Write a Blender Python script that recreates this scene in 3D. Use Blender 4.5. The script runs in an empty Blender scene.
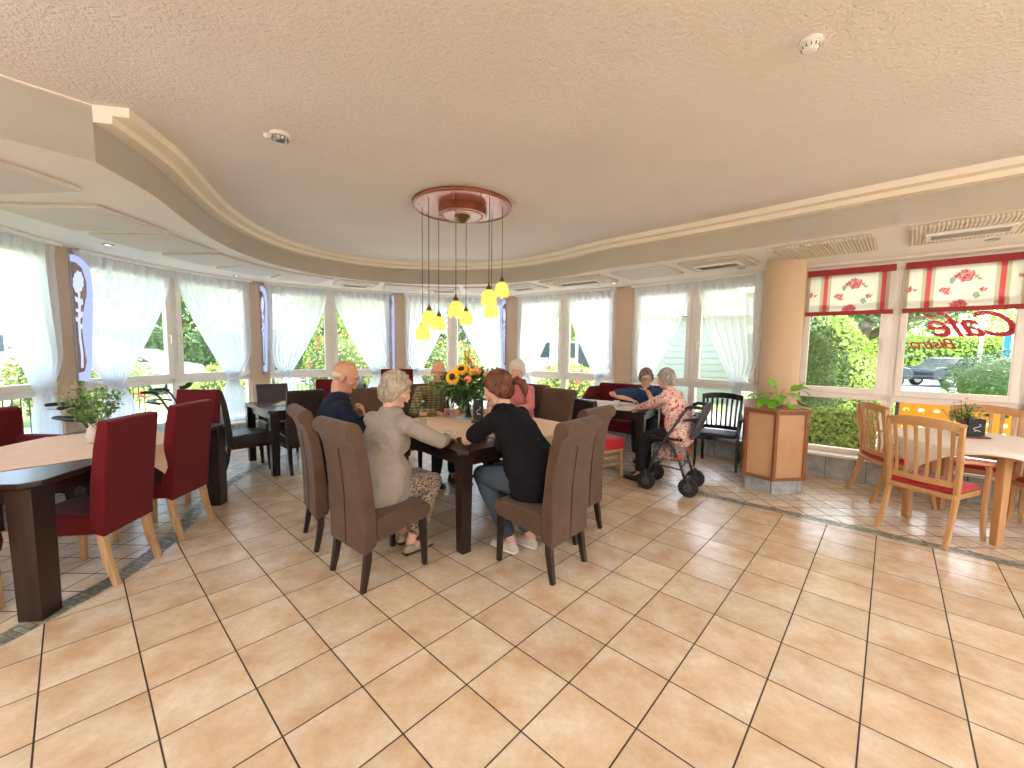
import bpy, math, random
from mathutils import Vector, Matrix, Euler, noise
random.seed(7)
PI = math.pi
SC = bpy.context.scene
COL = SC.collection
V = Vector

def lin(c):
    c = c / 255.0
    return c / 12.92 if c <= 0.04045 else ((c + 0.055) / 1.055) ** 2.4
def rgb(r, g, b): return (lin(r), lin(g), lin(b), 1.0)

# ---------------------------------------------------------------- materials
class NT:
    def __init__(s, m):
        m.use_nodes = True
        s.t = m.node_tree; s.n = s.t.nodes; s.l = s.t.links; s.n.clear()
        s.out = s.n.new('ShaderNodeOutputMaterial')
    def new(s, typ, ins=None, **kw):
        nd = s.n.new(typ)
        for k, v in kw.items(): setattr(nd, k, v)
        for k, v in (ins or {}).items():
            if isinstance(v, bpy.types.NodeSocket): s.l.new(v, nd.inputs[k])
            else: nd.inputs[k].default_value = v
        return nd
    def math(s, op, a, b=0.0, c=None):
        ins = {0: a, 1: b}
        if c is not None: ins[2] = c
        return s.new('ShaderNodeMath', ins, operation=op).outputs[0]
    def obj(s): return s.new('ShaderNodeTexCoord').outputs['Object']
    def mapping(s, vec, loc=(0,0,0), rot=(0,0,0), scale=(1,1,1)):
        return s.new('ShaderNodeMapping', {'Vector': vec, 'Location': loc, 'Rotation': rot, 'Scale': scale}).outputs[0]
    def noise(s, vec, scale=5, detail=3, rough=.5):
        return s.new('ShaderNodeTexNoise', {'Vector': vec, 'Scale': scale, 'Detail': detail, 'Roughness': rough}).outputs['Fac']
    def ramp(s, fac, stops):
        r = s.new('ShaderNodeValToRGB', {'Fac': fac}); e = r.color_ramp.elements
        while len(e) < len(stops): e.new(.5)
        for q, (p, c) in zip(e, stops): q.position = p; q.color = c
        return r.outputs[0]
    def mix(s, fac, a, b, blend='MIX'):
        m = s.new('ShaderNodeMix', data_type='RGBA', blend_type=blend)
        for k, v in ((0, fac), (6, a), (7, b)):
            if isinstance(v, bpy.types.NodeSocket): s.l.new(v, m.inputs[k])
            else: m.inputs[k].default_value = v
        return m.outputs[2]
    def bump(s, h, strength=.3, dist=.01):
        return s.new('ShaderNodeBump', {'Height': h, 'Strength': strength, 'Distance': dist}).outputs[0]
    def bsdf(s, color, rough=.5, normal=None, metal=0, spec=.5, sheen=0, **kw):
        ins = {'Base Color': color, 'Roughness': rough, 'Metallic': metal, 'Specular IOR Level': spec, 'Sheen Weight': sheen}
        if normal is not None: ins['Normal'] = normal
        ins.update(kw)
        b = s.new('ShaderNodeBsdfPrincipled', ins)
        s.l.new(b.outputs[0], s.out.inputs[0])
        return b

def newmat(name):
    m = bpy.data.materials.new(name); return m, NT(m)

def simple(name, c, rough=.5, var=.12, vscale=6, bump=0, bscale=60, metal=0, spec=.5, sheen=0, bd=.004):
    """plain material with slight procedural colour variation and optional fine bump"""
    m, t = newmat(name); o = t.obj()
    n = t.noise(o, vscale, 3)
    a = tuple(x * (1 - var) for x in c[:3]) + (1,); b = tuple(min(1, x * (1 + var)) for x in c[:3]) + (1,)
    col = t.ramp(n, [(.3, a), (.7, b)])
    nm = t.bump(t.noise(o, bscale, 3), bump, bd) if bump else None
    t.bsdf(col, rough, nm, metal, spec, sheen)
    return m

def woodmat(name, c1, c2, rough=.4, scale=3, axis=(1, 1, 12), spec=.5):
    m, t = newmat(name); o = t.obj()
    mp = t.mapping(o, scale=tuple(12.0 / a for a in axis))
    n = t.noise(mp, scale, 5, .6)
    w = t.new('ShaderNodeTexWave', {'Vector': mp, 'Scale': scale * .6, 'Distortion': 6, 'Detail': 3}).outputs['Fac']
    f = t.math('ADD', t.math('MULTIPLY', n, .7), t.math('MULTIPLY', w, .3))
    t.bsdf(t.ramp(f, [(.25, c1), (.75, c2)]), rough, t.bump(f, .08, .002), spec=spec)
    return m

def emitmat(name, c, strength, mixd=None):
    m, t = newmat(name)
    e = t.new('ShaderNodeEmission', {'Color': c, 'Strength': strength})
    t.l.new(e.outputs[0], t.out.inputs[0])
    return m

# ---------------------------------------------------------------- mesh builder
def frame_from(d, hint=None):
    d = V(d).normalized()
    h = V(hint) if hint is not None else (V((1, 0, 0)) if abs(d.x) < .9 else V((0, 1, 0)))
    a = h - d * h.dot(d)
    if a.length < 1e-5: a = V((0, 1, 0)) - d * d.y
    if a.length < 1e-5: a = V((0, 0, 1)) - d * d.z
    a.normalize()
    return a, d.cross(a).normalized(), d

class MB:
    def __init__(s): s.v = []; s.f = []; s.m = []; s.cur = 0
    def face(s, ids): s.f.append(tuple(ids)); s.m.append(s.cur)
    def box(s, c, size, rot=None):
        c = V(c); hx, hy, hz = (q / 2 for q in size)
        R = rot.to_matrix() if isinstance(rot, Euler) else (rot if rot is not None else Matrix.Identity(3))
        b = len(s.v)
        for z in (-hz, hz):
            for x, y in ((-hx, -hy), (hx, -hy), (hx, hy), (-hx, hy)): s.v.append(c + R @ V((x, y, z)))
        for q in ((3, 2, 1, 0), (4, 5, 6, 7), (0, 1, 5, 4), (1, 2, 6, 5), (2, 3, 7, 6), (3, 0, 4, 7)): s.face([b + i for i in q])
        return s
    def beam(s, p0, p1, w, h, hint=(0, 0, 1)):
        """bar with rectangular section, w across, h along the hint"""
        p0 = V(p0); p1 = V(p1); a, b_, d = frame_from(p1 - p0, hint); b = len(s.v)
        for p in (p0, p1):
            for x, y in ((-1, -1), (1, -1), (1, 1), (-1, 1)): s.v.append(p + b_ * (x * w / 2) + a * (y * h / 2))
        for q in ((0, 1, 2, 3), (7, 6, 5, 4), (0, 4, 5, 1), (1, 5, 6, 2), (2, 6, 7, 3), (3, 7, 4, 0)): s.face([b + i for i in q])
        return s
    def tbeam(s, p0, p1, s0, s1, hint=(0, 1, 0)):
        """tapered square bar"""
        p0 = V(p0); p1 = V(p1); a, b_, d = frame_from(p1 - p0, hint); b = len(s.v)
        for p, q in ((p0, s0), (p1, s1)):
            for x, y in ((-1, -1), (1, -1), (1, 1), (-1, 1)): s.v.append(p + b_ * (x * q / 2) + a * (y * q / 2))
        for q in ((0, 1, 2, 3), (7, 6, 5, 4), (0, 4, 5, 1), (1, 5, 6, 2), (2, 6, 7, 3), (3, 7, 4, 0)): s.face([b + i for i in q])
        return s
    def sweep(s, pts, w, h, hint=(1, 0, 0), closed=False):
        """rectangular bar along a polyline; hint = direction of w"""
        pts = [V(p) for p in pts]; n = len(pts); b = len(s.v)
        for i, p in enumerate(pts):
            d = (pts[min(i + 1, n - 1)] - pts[max(i - 1, 0)])
            a, c, _ = frame_from(d, hint)
            ww = w[i] if isinstance(w, (list, tuple)) else w
            hh = h[i] if isinstance(h, (list, tuple)) else h
            for x, y in ((-1, -1), (1, -1), (1, 1), (-1, 1)): s.v.append(p + a * (x * ww / 2) + c * (y * hh / 2))
        for i in range(n - 1):
            for k in range(4):
                s.face([b + i * 4 + k, b + i * 4 + (k + 1) % 4, b + i * 4 + 4 + (k + 1) % 4, b + i * 4 + 4 + k])
        s.face([b + 3, b + 2, b + 1, b]); e = b + (n - 1) * 4; s.face([e, e + 1, e + 2, e + 3])
        return s
    def tube(s, pts, r, n=10, hint=None, round_=False, cap=True):
        """tube along pts; r = number, list, or list of (a,b)"""
        pts = [V(p) for p in pts]
        rr = list(r) if isinstance(r, (list, tuple)) else [r] * len(pts)
        rr = [q if isinstance(q, (list, tuple)) else (q, q) for q in rr]
        if round_:
            d0 = (pts[0] - pts[1]).normalized(); d1 = (pts[-1] - pts[-2]).normalized()
            P = []; Q = []
            for k in (0, 1, 2):
                t = k / 3 * PI / 2
                m = min(rr[0]); P.append(pts[0] + d0 * m * math.cos(t)); Q.append((max(.0005, rr[0][0] * math.sin(t)), max(.0005, rr[0][1] * math.sin(t))))
            P += pts; Q += rr
            for k in (2, 1, 0):
                t = k / 3 * PI / 2
                m = min(rr[-1]); P.append(pts[-1] + d1 * m * math.cos(t)); Q.append((max(.0005, rr[-1][0] * math.sin(t)), max(.0005, rr[-1][1] * math.sin(t))))
            pts, rr = P, Q
        N = len(pts); b = len(s.v); pa = V(hint) if hint is not None else None
        for i, p in enumerate(pts):
            d = pts[min(i + 1, N - 1)] - pts[max(i - 1, 0)]
            if d.length < 1e-7: d = V((0, 0, 1))
            a, c, _ = frame_from(d, pa)
            if hint is None: pa = a
            for k in range(n):
                t = 2 * PI * k / n
                s.v.append(p + a * (math.cos(t) * rr[i][0]) + c * (math.sin(t) * rr[i][1]))
        for i in range(N - 1):
            for k in range(n):
                k2 = (k + 1) % n
                s.face([b + i * n + k, b + i * n + k2, b + (i + 1) * n + k2, b + (i + 1) * n + k])
        if cap:
            s.face([b + k for k in range(n - 1, -1, -1)]); e = b + (N - 1) * n; s.face([e + k for k in range(n)])
        return s
    def cyl(s, p0, p1, r0, r1=None, n=16): return s.tube([p0, p1], [r0, r0 if r1 is None else r1], n)
    def ell(s, c, r, R=None, nu=16, nv=10):
        c = V(c); r = (r, r, r) if not isinstance(r, (tuple, list)) else r
        R = R if R is not None else Matrix.Identity(3); b = len(s.v)
        s.v.append(c + R @ V((0, 0, r[2])))
        for i in range(1, nv):
            t = PI * i / nv
            for k in range(nu):
                p = 2 * PI * k / nu
                s.v.append(c + R @ V((r[0] * math.sin(t) * math.cos(p), r[1] * math.sin(t) * math.sin(p), r[2] * math.cos(t))))
        s.v.append(c + R @ V((0, 0, -r[2]))); e = len(s.v) - 1
        for k in range(nu): s.face([b, b + 1 + k, b + 1 + (k + 1) % nu])
        for i in range(nv - 2):
            for k in range(nu):
                k2 = (k + 1) % nu
                s.face([b + 1 + i * nu + k, b + 1 + (i + 1) * nu + k, b + 1 + (i + 1) * nu + k2, b + 1 + i * nu + k2])
        q = b + 1 + (nv - 2) * nu
        for k in range(nu): s.face([e, q + (k + 1) % nu, q + k])
        return s
    def lathe(s, prof, c=(0, 0, 0), n=24, wob=None):
        """profile [(r,z),...] revolved about z"""
        c = V(c); b = len(s.v); N = len(prof)
        for i, (r, z) in enumerate(prof):
            for k in range(n):
                t = 2 * PI * k / n; w = 1 if wob is None else wob(i, t)
                s.v.append(c + V((r * w * math.cos(t), r * w * math.sin(t), z)))
        for i in range(N - 1):
            for k in range(n):
                k2 = (k + 1) % n
                s.face([b + i * n + k, b + i * n + k2, b + (i + 1) * n + k2, b + (i + 1) * n + k])
        if prof[0][0] > 2e-3 and wob is None and N > 2: s.face([b + k for k in range(n - 1, -1, -1)])
        if prof[-1][0] > 2e-3 and wob is None and N > 2 and (abs(prof[-1][0]-prof[0][0])>1e-5 or abs(prof[-1][1]-prof[0][1])>1e-5): e = b + (N - 1) * n; s.face([e + k for k in range(n)])
        return s
    def prism(s, poly, z0, z1):
        b = len(s.v); n = len(poly)
        for z in (z0, z1):
            for p in poly: s.v.append(V((p[0], p[1], z)))
        s.face([b + i for i in range(n - 1, -1, -1)]); s.face([b + n + i for i in range(n)])
        for i in range(n): j = (i + 1) % n; s.face([b + i, b + j, b + n + j, b + n + i])
        return s
    def extr(s, poly, d, org=(0, 0, 0), ax=(1, 0, 0), ay=(0, 0, 1)):
        """polygon in the plane ax,ay through org, extruded both ways by d/2"""
        org = V(org); ax = V(ax); ay = V(ay); nz = ax.cross(ay).normalized(); b = len(s.v); n = len(poly)
        for q in (-.5, .5):
            for p in poly: s.v.append(org + ax * p[0] + ay * p[1] + nz * (d * q))
        s.face([b + i for i in range(n - 1, -1, -1)]); s.face([b + n + i for i in range(n)])
        for i in range(n): j = (i + 1) % n; s.face([b + i, b + j, b + n + j, b + n + i])
        return s
    def grid(s, fn, nu, nv):
        b = len(s.v)
        for j in range(nv + 1):
            for i in range(nu + 1): s.v.append(V(fn(i / nu, j / nv)))
        for j in range(nv):
            for i in range(nu):
                q = b + j * (nu + 1) + i; s.face([q, q + 1, q + nu + 2, q + nu + 1])
        return s
    def leaf(s, c, d, n, L, W):
        """a small kite-shaped leaf"""
        c = V(c); d = V(d).normalized(); a = V(n).cross(d)
        if a.length < 1e-4: a = V((1, 0, 0)).cross(d)
        a.normalize(); b = len(s.v); nn = d.cross(a)
        s.v += [c, c + d * L * .5 + a * W * .5 + nn * L * .06, c + d * L, c + d * L * .5 - a * W * .5 + nn * L * .06]
        s.face([b, b + 1, b + 2, b + 3])
        return s
    def build(s, name, mat, parent=None, smooth=False, bevel=0, seg=2, sub=0, loc=None, rotz=None, auto=False):
        me = bpy.data.meshes.new(name)
        me.from_pydata([tuple(p) for p in s.v], [], s.f)
        mats = mat if isinstance(mat, (list, tuple)) else [mat]
        for q in mats: me.materials.append(q)
        if len(mats) > 1: me.polygons.foreach_set('material_index', s.m)
        me.update()
        if smooth: me.polygons.foreach_set('use_smooth', [True] * len(me.polygons))
        o = bpy.data.objects.new(name, me); COL.objects.link(o)
        if parent is not None: o.parent = parent
        if loc is not None: o.location = loc
        if rotz is not None: o.rotation_euler = (0, 0, rotz)
        if bevel:
            b = o.modifiers.new('bevel', 'BEVEL'); b.width = bevel; b.segments = seg; b.limit_method = 'ANGLE'; b.angle_limit = .6
            me.polygons.foreach_set('use_smooth', [True] * len(me.polygons))
            w = o.modifiers.new('wn', 'WEIGHTED_NORMAL'); w.keep_sharp = True
        if sub:
            b = o.modifiers.new('sub', 'SUBSURF'); b.levels = sub; b.render_levels = sub
        return o

def tag(o, label=None, cat=None, group=None, kind=None):
    if label: o['label'] = label
    if cat: o['category'] = cat
    if group: o['group'] = group
    if kind: o['kind'] = kind
    return o
def empty(name, loc=(0, 0, 0), rz=0, label=None, cat=None, group=None, kind=None):
    o = bpy.data.objects.new(name, None); COL.objects.link(o); o.location = (loc[0], loc[1], loc[2] if len(loc) > 2 else 0); o.rotation_euler = (0, 0, rz)
    o.empty_display_size = .1
    return tag(o, label, cat, group, kind)
def dup(root, loc, rz, label=None, group=None, scale=None):
    r = root.copy(); COL.objects.link(r); r.location = loc; r.rotation_euler = (0, 0, rz)
    if label: r['label'] = label
    if group: r['group'] = group
    if scale: r.scale = scale
    for ch in list(root.children):
        c = ch.copy(); COL.objects.link(c); c.parent = r
        for g in list(ch.children):
            d = g.copy(); COL.objects.link(d); d.parent = c
    return r
def face_to(fx, fy): return math.atan2(-fx, fy)     # rotation that turns local +Y to (fx,fy)
def struct(o): o['kind'] = 'structure'; return o
def catmull(P, n=6):
    out = []
    for i in range(len(P) - 1):
        p0 = V(P[max(i - 1, 0)]); p1 = V(P[i]); p2 = V(P[i + 1]); p3 = V(P[min(i + 2, len(P) - 1)])
        for k in range(n):
            t = k / n
            out.append(.5 * ((2 * p1) + (p2 - p0) * t + (2 * p0 - 5 * p1 + 4 * p2 - p3) * t * t + (3 * p1 - p0 - 3 * p2 + p3) * t ** 3))
    out.append(V(P[-1])); return out

# ---------------------------------------------------------------- camera (solved from the floor tiles)
H = 1.533; FPX = 408.742; PITCH = .0842; ROLL = .012185
F0 = V((0, 1, 0)); R0 = V((1, 0, 0)); U0 = V((0, 0, 1))
Fw = F0 * math.cos(PITCH) - U0 * math.sin(PITCH); Up = U0 * math.cos(PITCH) + F0 * math.sin(PITCH)
Rt = R0 * math.cos(ROLL) + Up * math.sin(ROLL); Up = Up * math.cos(ROLL) - R0 * math.sin(ROLL)
cd = bpy.data.cameras.new('camera'); cam = bpy.data.objects.new('camera', cd); COL.objects.link(cam)
cd.sensor_width = 36; cd.lens = FPX * 36 / 1024; cd.clip_start = .05; cd.clip_end = 500
M = Matrix((Rt, Up, -Fw)).transposed().to_4x4(); M.translation = V((0, 0, H)); cam.matrix_world = M
SC.camera = cam

# ---------------------------------------------------------------- material library
YAW = .747533
def tile_material(name, size, rot, off, stops, grout, gw, rough, var=.08, large=True):
    m, t = newmat(name); o = t.obj()
    mp = t.mapping(o, loc=(off[0], off[1], 0), rot=(0, 0, rot), scale=(1 / size,) * 3)
    sp = t.new('ShaderNodeSeparateXYZ', {0: mp})
    dx = t.math('PINGPONG', sp.outputs[0], .5); dy = t.math('PINGPONG', sp.outputs[1], .5)
    d = t.math('MINIMUM', dx, dy)
    g = t.new('ShaderNodeMapRange', {'Value': d, 'From Min': gw * .6, 'From Max': gw * 1.2, 'To Min': 1, 'To Max': 0}).outputs[0]
    fl = t.new('ShaderNodeVectorMath', {0: t.new('ShaderNodeVectorMath', {0: mp, 1: (.5, .5, .5)}, operation='ADD').outputs[0]}, operation='FLOOR') if False else t.new('ShaderNodeVectorMath', {0: mp}, operation='FLOOR')
    wn = t.new('ShaderNodeTexWhiteNoise', {0: fl.outputs[0]}, noise_dimensions='2D').outputs['Value']
    wc = t.new('ShaderNodeTexWhiteNoise', {0: fl.outputs[0]}, noise_dimensions='2D').outputs['Color']
    shift = t.new('ShaderNodeVectorMath', {0: o, 1: t.new('ShaderNodeVectorMath', {0: wc, 'Scale': 7.0}, operation='SCALE').outputs[0]}, operation='ADD').outputs[0]
    n1 = t.noise(shift, 4.5 if large else 9, 4, .6)
    col = t.ramp(n1, stops)
    n2 = t.noise(shift, 38, 4, .7)
    col = t.mix(t.new('ShaderNodeMapRange', {'Value': n2, 'From Min': .35, 'From Max': .75, 'To Min': 0, 'To Max': .3}).outputs[0], col, tuple(x * .72 for x in stops[0][1][:3]) + (1,))
    val = t.new('ShaderNodeMapRange', {'Value': wn, 'To Min': 1 - var, 'To Max': 1 + var * .6}).outputs[0]
    col = t.new('ShaderNodeVectorMath', {0: col, 'Scale': val}, operation='SCALE').outputs[0]
    col = t.mix(g, col, grout)
    hgt = t.math('ADD', t.math('SUBTRACT', 1.0, g), t.math('MULTIPLY', n2, .06))
    r = t.math('ADD', t.math('MULTIPLY', g, .5), rough)
    t.bsdf(col, r, t.bump(hgt, .35, .002))
    return m
MAT = {}
MAT['tile'] = tile_material('floor_tile', .333, YAW, (3.995208, -3.466623),
    [(.3, rgb(196, 164, 130)), (.5, rgb(210, 186, 156)), (.72, rgb(224, 210, 188))], rgb(52, 38, 28), .0115, .26)
MAT['tile_small'] = tile_material('small_floor_tile', .2, 0.012, (.1, .05),
    [(.3, rgb(208, 184, 156)), (.5, rgb(220, 200, 174)), (.75, rgb(232, 218, 198))], rgb(66, 54, 44), .026, .2, large=False)  # outer tiles made paler to carry the window glare in their colour
MAT['mosaic'] = tile_material('mosaic_border', .034, .3, (0, 0),
    [(.3, rgb(92, 96, 84)), (.5, rgb(140, 140, 122)), (.75, rgb(188, 180, 158))], rgb(110, 104, 92), .07, .3, var=.45, large=False)

m, t = newmat('ceiling_plaster'); o = t.obj()
t.bsdf(t.ramp(t.noise(o, 1.2, 2), [(.3, rgb(222, 212, 204)), (.7, rgb(228, 219, 211))]), .9, t.bump(t.noise(o, 50, 2, .6), .7, .016), spec=.1)
MAT['ceiling'] = m
MAT['bulk'] = simple('cream_plaster', rgb(238, 226, 206), .8, .02, 2, .1, 90, spec=.2)
MAT['soffit'] = simple('soffit_paint', rgb(234, 228, 220), .8, .02, 2, .1, 120, spec=.2)
MAT['panel'] = simple('panel_paint', rgb(214, 206, 198), .8, .02, 2, .1, 120, spec=.2)
m, t = newmat('ribbed_panel'); o = t.obj()
w = t.new('ShaderNodeTexWave', {'Vector': o, 'Scale': 12.0, 'Distortion': 0}, wave_type='BANDS', bands_direction='X').outputs['Fac']
t.bsdf(t.ramp(w, [(.1, rgb(196, 182, 162)), (.45, rgb(222, 208, 188))]), .8, t.bump(w, .8, .01))
MAT['rib'] = m
MAT['wall'] = simple('wall_paint', rgb(222, 214, 206), .85, .03, 2, .15, 100, spec=.2)
MAT['pillar'] = simple('pillar_paint', rgb(206, 180, 154), .85, .03, 2, .12, 100, spec=.2)
MAT['column'] = simple('column_paint', rgb(210, 182, 152), .8, .03, 2, .15, 140, spec=.2)
MAT['frame'] = simple('window_frame_cream', rgb(238, 232, 224), .45, .02, 3)
MAT['gray_tile'] = tile_material('grey_stone_tile', .3, 0, (0, 0), [(.3, rgb(140, 148, 152)), (.5, rgb(170, 177, 180)), (.72, rgb(196, 200, 202))], rgb(110, 110, 108), .012, .3, large=False)  # stone lightened in colour for the window light falling on the plinth
MAT['sill'] = simple('sill_white', rgb(226, 226, 224), .4, .03, 3)

m, t = newmat('glass')
tr = t.new('ShaderNodeBsdfTransparent', {0: (.97, .985, .98, 1)}); gl = t.new('ShaderNodeBsdfGlossy', {'Roughness': .02})
mx = t.new('ShaderNodeMixShader', {0: .004, 1: tr.outputs[0], 2: gl.outputs[0]}); t.l.new(mx.outputs[0], t.out.inputs[0]); MAT['glass'] = m
m, t = newmat('clear_vessel_glass')
tr = t.new('ShaderNodeBsdfTransparent', {0: (.86, .92, .9, 1)}); gl = t.new('ShaderNodeBsdfGlossy', {'Roughness': .04})
fr = t.new('ShaderNodeLayerWeight', {0: .35}).outputs['Facing']
mx = t.new('ShaderNodeMixShader', {0: t.math('MULTIPLY', fr, .5), 1: tr.outputs[0], 2: gl.outputs[0]}); t.l.new(mx.outputs[0], t.out.inputs[0]); MAT['vessel'] = m

m, t = newmat('sheer_curtain'); o = t.obj()
weave = t.noise(t.mapping(o, scale=(1, 1, .1)), 120, 2)
tr = t.new('ShaderNodeBsdfTransparent', {0: (1, 1, 1, 1)}); tl = t.new('ShaderNodeBsdfTranslucent', {0: (.88, .93, .98, 1)}); df = t.new('ShaderNodeBsdfDiffuse', {0: (.93, .94, .94, 1)})
a = t.new('ShaderNodeMixShader', {0: .42, 1: tl.outputs[0], 2: df.outputs[0]})
b = t.new('ShaderNodeMixShader', {0: t.new('ShaderNodeMapRange', {'Value': weave, 'To Min': .7, 'To Max': .86}).outputs[0], 1: tr.outputs[0], 2: a.outputs[0]})
t.l.new(b.outputs[0], t.out.inputs[0]); MAT['curtain'] = m

MAT['brown_velvet'] = simple('brown_suede', rgb(88, 66, 52), .85, .18, 5, .15, 40, sheen=.12, spec=.2, bd=.006)
MAT['red_cloth'] = simple('dark_red_cloth', rgb(98, 13, 22), .9, .1, 5, .2, 260, sheen=.1, spec=.2)  # red, like the brown suede, darkened in base colour for backlit shade
MAT['red_seat'] = simple('red_seat_cloth', rgb(190, 38, 48), .9, .1, 6, .2, 260, sheen=.3, spec=.2)
MAT['black_leather'] = simple('dark_brown_leather', rgb(48, 38, 34), .38, .15, 8, .1, 120)
MAT['dark_wood'] = woodmat('dark_stained_wood', rgb(28, 17, 13), rgb(48, 31, 24), .28)
MAT['black_wood'] = woodmat('near_black_wood', rgb(26, 20, 18), rgb(44, 34, 30), .22)
MAT['beech'] = woodmat('beech_wood', rgb(184, 136, 88), rgb(200, 154, 104), .35)
MAT['oak_leg'] = woodmat('light_oak_leg', rgb(172, 132, 88), rgb(204, 168, 122), .4)
MAT['cabinet_wood'] = woodmat('reddish_cabinet_wood', rgb(136, 84, 52), rgb(160, 106, 70), .35)
MAT['cabinet_panel'] = simple('tan_cabinet_panel', rgb(204, 162, 124), .6, .05, 8)
MAT['copper'] = simple('copper_glazed_disc', rgb(150, 84, 56), .22, .15, 5, metal=.35)
MAT['copper_light'] = simple('pinkish_metal_underside', rgb(186, 128, 112), .25, .06, 5, metal=.3)
MAT['brass'] = simple('dark_brass', rgb(120, 96, 58), .35, .1, 10, metal=.8)
MAT['cable'] = simple('brown_cable', rgb(74, 50, 40), .5)
MAT['peach_cloth'] = simple('peach_tablecloth', rgb(226, 196, 172), .9, .04, 4, .15, 200, spec=.1)
MAT['white_cloth'] = simple('white_tablecloth', rgb(228, 218, 208), .9, .03, 4, .15, 200, spec=.1)
MAT['white'] = simple('white_china', rgb(232, 230, 224), .2, .02)
MAT['white_plastic'] = simple('white_plastic', rgb(232, 226, 216), .4, .02)
MAT['dark_hole'] = simple('dark_vent_opening', rgb(96, 86, 78), .7, .05)
MAT['metal'] = simple('brushed_aluminium', rgb(176, 176, 172), .3, .05, 10, metal=.9)
MAT['dark_metal'] = simple('grey_metal_tube', rgb(78, 80, 86), .35, .08, 10, metal=.5)
MAT['rubber'] = simple('black_rubber', rgb(28, 27, 28), .6, .1)
MAT['black'] = simple('black_plastic', rgb(26, 25, 26), .45, .1)
MAT['orange'] = simple('orange_plastic', rgb(226, 84, 40), .5, .05)
MAT['leaf_dark'] = simple('dark_green_leaf', rgb(52, 84, 34), .5, .35, 9)
MAT['leaf_mid'] = simple('mid_green_leaf', rgb(104, 140, 56), .5, .3, 9)
MAT['leaf_bright'] = simple('bright_green_leaf', rgb(120, 178, 44), .4, .25, 14)
MAT['leaf_pale'] = simple('pale_sage_leaf', rgb(150, 164, 128), .6, .25, 14)
MAT['pink_petal'] = simple('pink_petal', rgb(216, 160, 148), .6, .25, 30)
MAT['yellow_petal'] = simple('sunflower_petal', rgb(248, 182, 20), .5, .15, 20)
MAT['yellow_pale'] = simple('pale_yellow_petal', rgb(246, 214, 60), .5, .15, 20)
MAT['orange_petal'] = simple('orange_petal', rgb(238, 140, 74), .5, .2, 20)
MAT['red_petal'] = simple('red_petal', rgb(180, 30, 40), .5, .2, 20)
MAT['seed'] = simple('sunflower_seed_disc', rgb(46, 24, 14), .8, .3, 60, .5, 150)
MAT['bark'] = simple('bark', rgb(104, 84, 66), .9, .3, 8, .5, 30, bd=.02)
# light levels
SKYC = (1.15, 1.24, 1.42); SKY_STRENGTH = 1.75; SUN_E = 6.0; SUN_AZ = 20; FILL_S = 10.5; EXPO = 0.6
# ================================================================ THE ROOM SHELL
ZS = 2.62; ZC = 2.95
B = [(-2.735, 2.27), (-2.51, 2.55), (-2.56, 2.8), (-2.65, 3.14), (-2.86, 3.66), (-3.08, 4.3), (-3.2, 5.05), (-3.12, 5.8), (-2.72, 6.5), (-1.95, 6.98), (-1.05, 7.07), (-.1, 6.85), (.66, 6.27), (1.13, 5.68),
     (1.6, 5.22), (2.14, 4.72), (2.72, 4.14), (3.04, 3.81), (3.32, 3.54), (3.8, 3.1), (4.9, 2.05), (5.8, 1.0), (6.4, -.3), (6.7, -2.2), (6.8, -5.6)]
arc = [(p.x, p.y) for p in catmull([(x, y, 0) for x, y in B[1:]], 5)]
LEFT_END = (-5.4, -1.0)     # far end of the straight left beam
# wall plan: pillar edges and mullions, left to right
WP = {'M0': (-4.86, 3.6), 'P0R': (-4.5, 2.5), 'P1L': (-5.06, 4.5), 'P1R': (-5.13, 4.79), 'M1': (-4.96, 5.98), 'P2L': (-4.45, 6.93), 'P2R': (-4.29, 7.15),
      'M2': (-3.42, 7.74), 'P3L': (-2.43, 8.23), 'P3R': (-2.21, 8.33), 'M3': (-1.26, 8.62), 'P4L': (-.12, 8.6), 'P4R': (.14, 8.44), 'M4': (.99, 7.78),
      'P5L': (1.83, 7.22), 'P5R': (2.07, 7.04), 'M5': (2.82, 6.38), 'P6L': (3.43, 5.65), 'P6R': (3.7, 5.33), 'M6': (4.4, 4.77), 'P7L': (5.155, 4.085), 'P7R': (5.32, 3.9),
      'M7': (5.95, 3.2), 'P8L': (6.6, 2.45), 'P8R': (6.76, 2.24), 'M8': (7.3, 1.35), 'P9L': (7.7, .35), 'P9R': (7.76, .08), 'M9': (7.93, -1.0), 'P10L': (7.98, -2.1), 'P10R': (7.99, -2.35), 'M10': (8.0, -3.5), 'P11L': (8.0, -4.6)}
ring = [WP[k] for k in ('P0R', 'M0', 'P1L', 'P1R', 'M1', 'P2L', 'P2R', 'M2', 'P3L', 'P3R', 'M3', 'P4L', 'P4R', 'M4', 'P5L', 'P5R', 'M5', 'P6L', 'P6R', 'M6', 'P7L', 'P7R', 'M7', 'P8L', 'P8R', 'M8', 'P9L', 'P9R', 'M9', 'P10L', 'P10R', 'M10', 'P11L')]
RX, LX, BY = 8.2, -4.5, -5.5
def outward(p):
    c = V((0, min(3.0, p[1]))); d = (V(p) - c); d.normalize(); return V(p) + d * .22
shell = [tuple(outward(p)) for p in ring]

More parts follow.
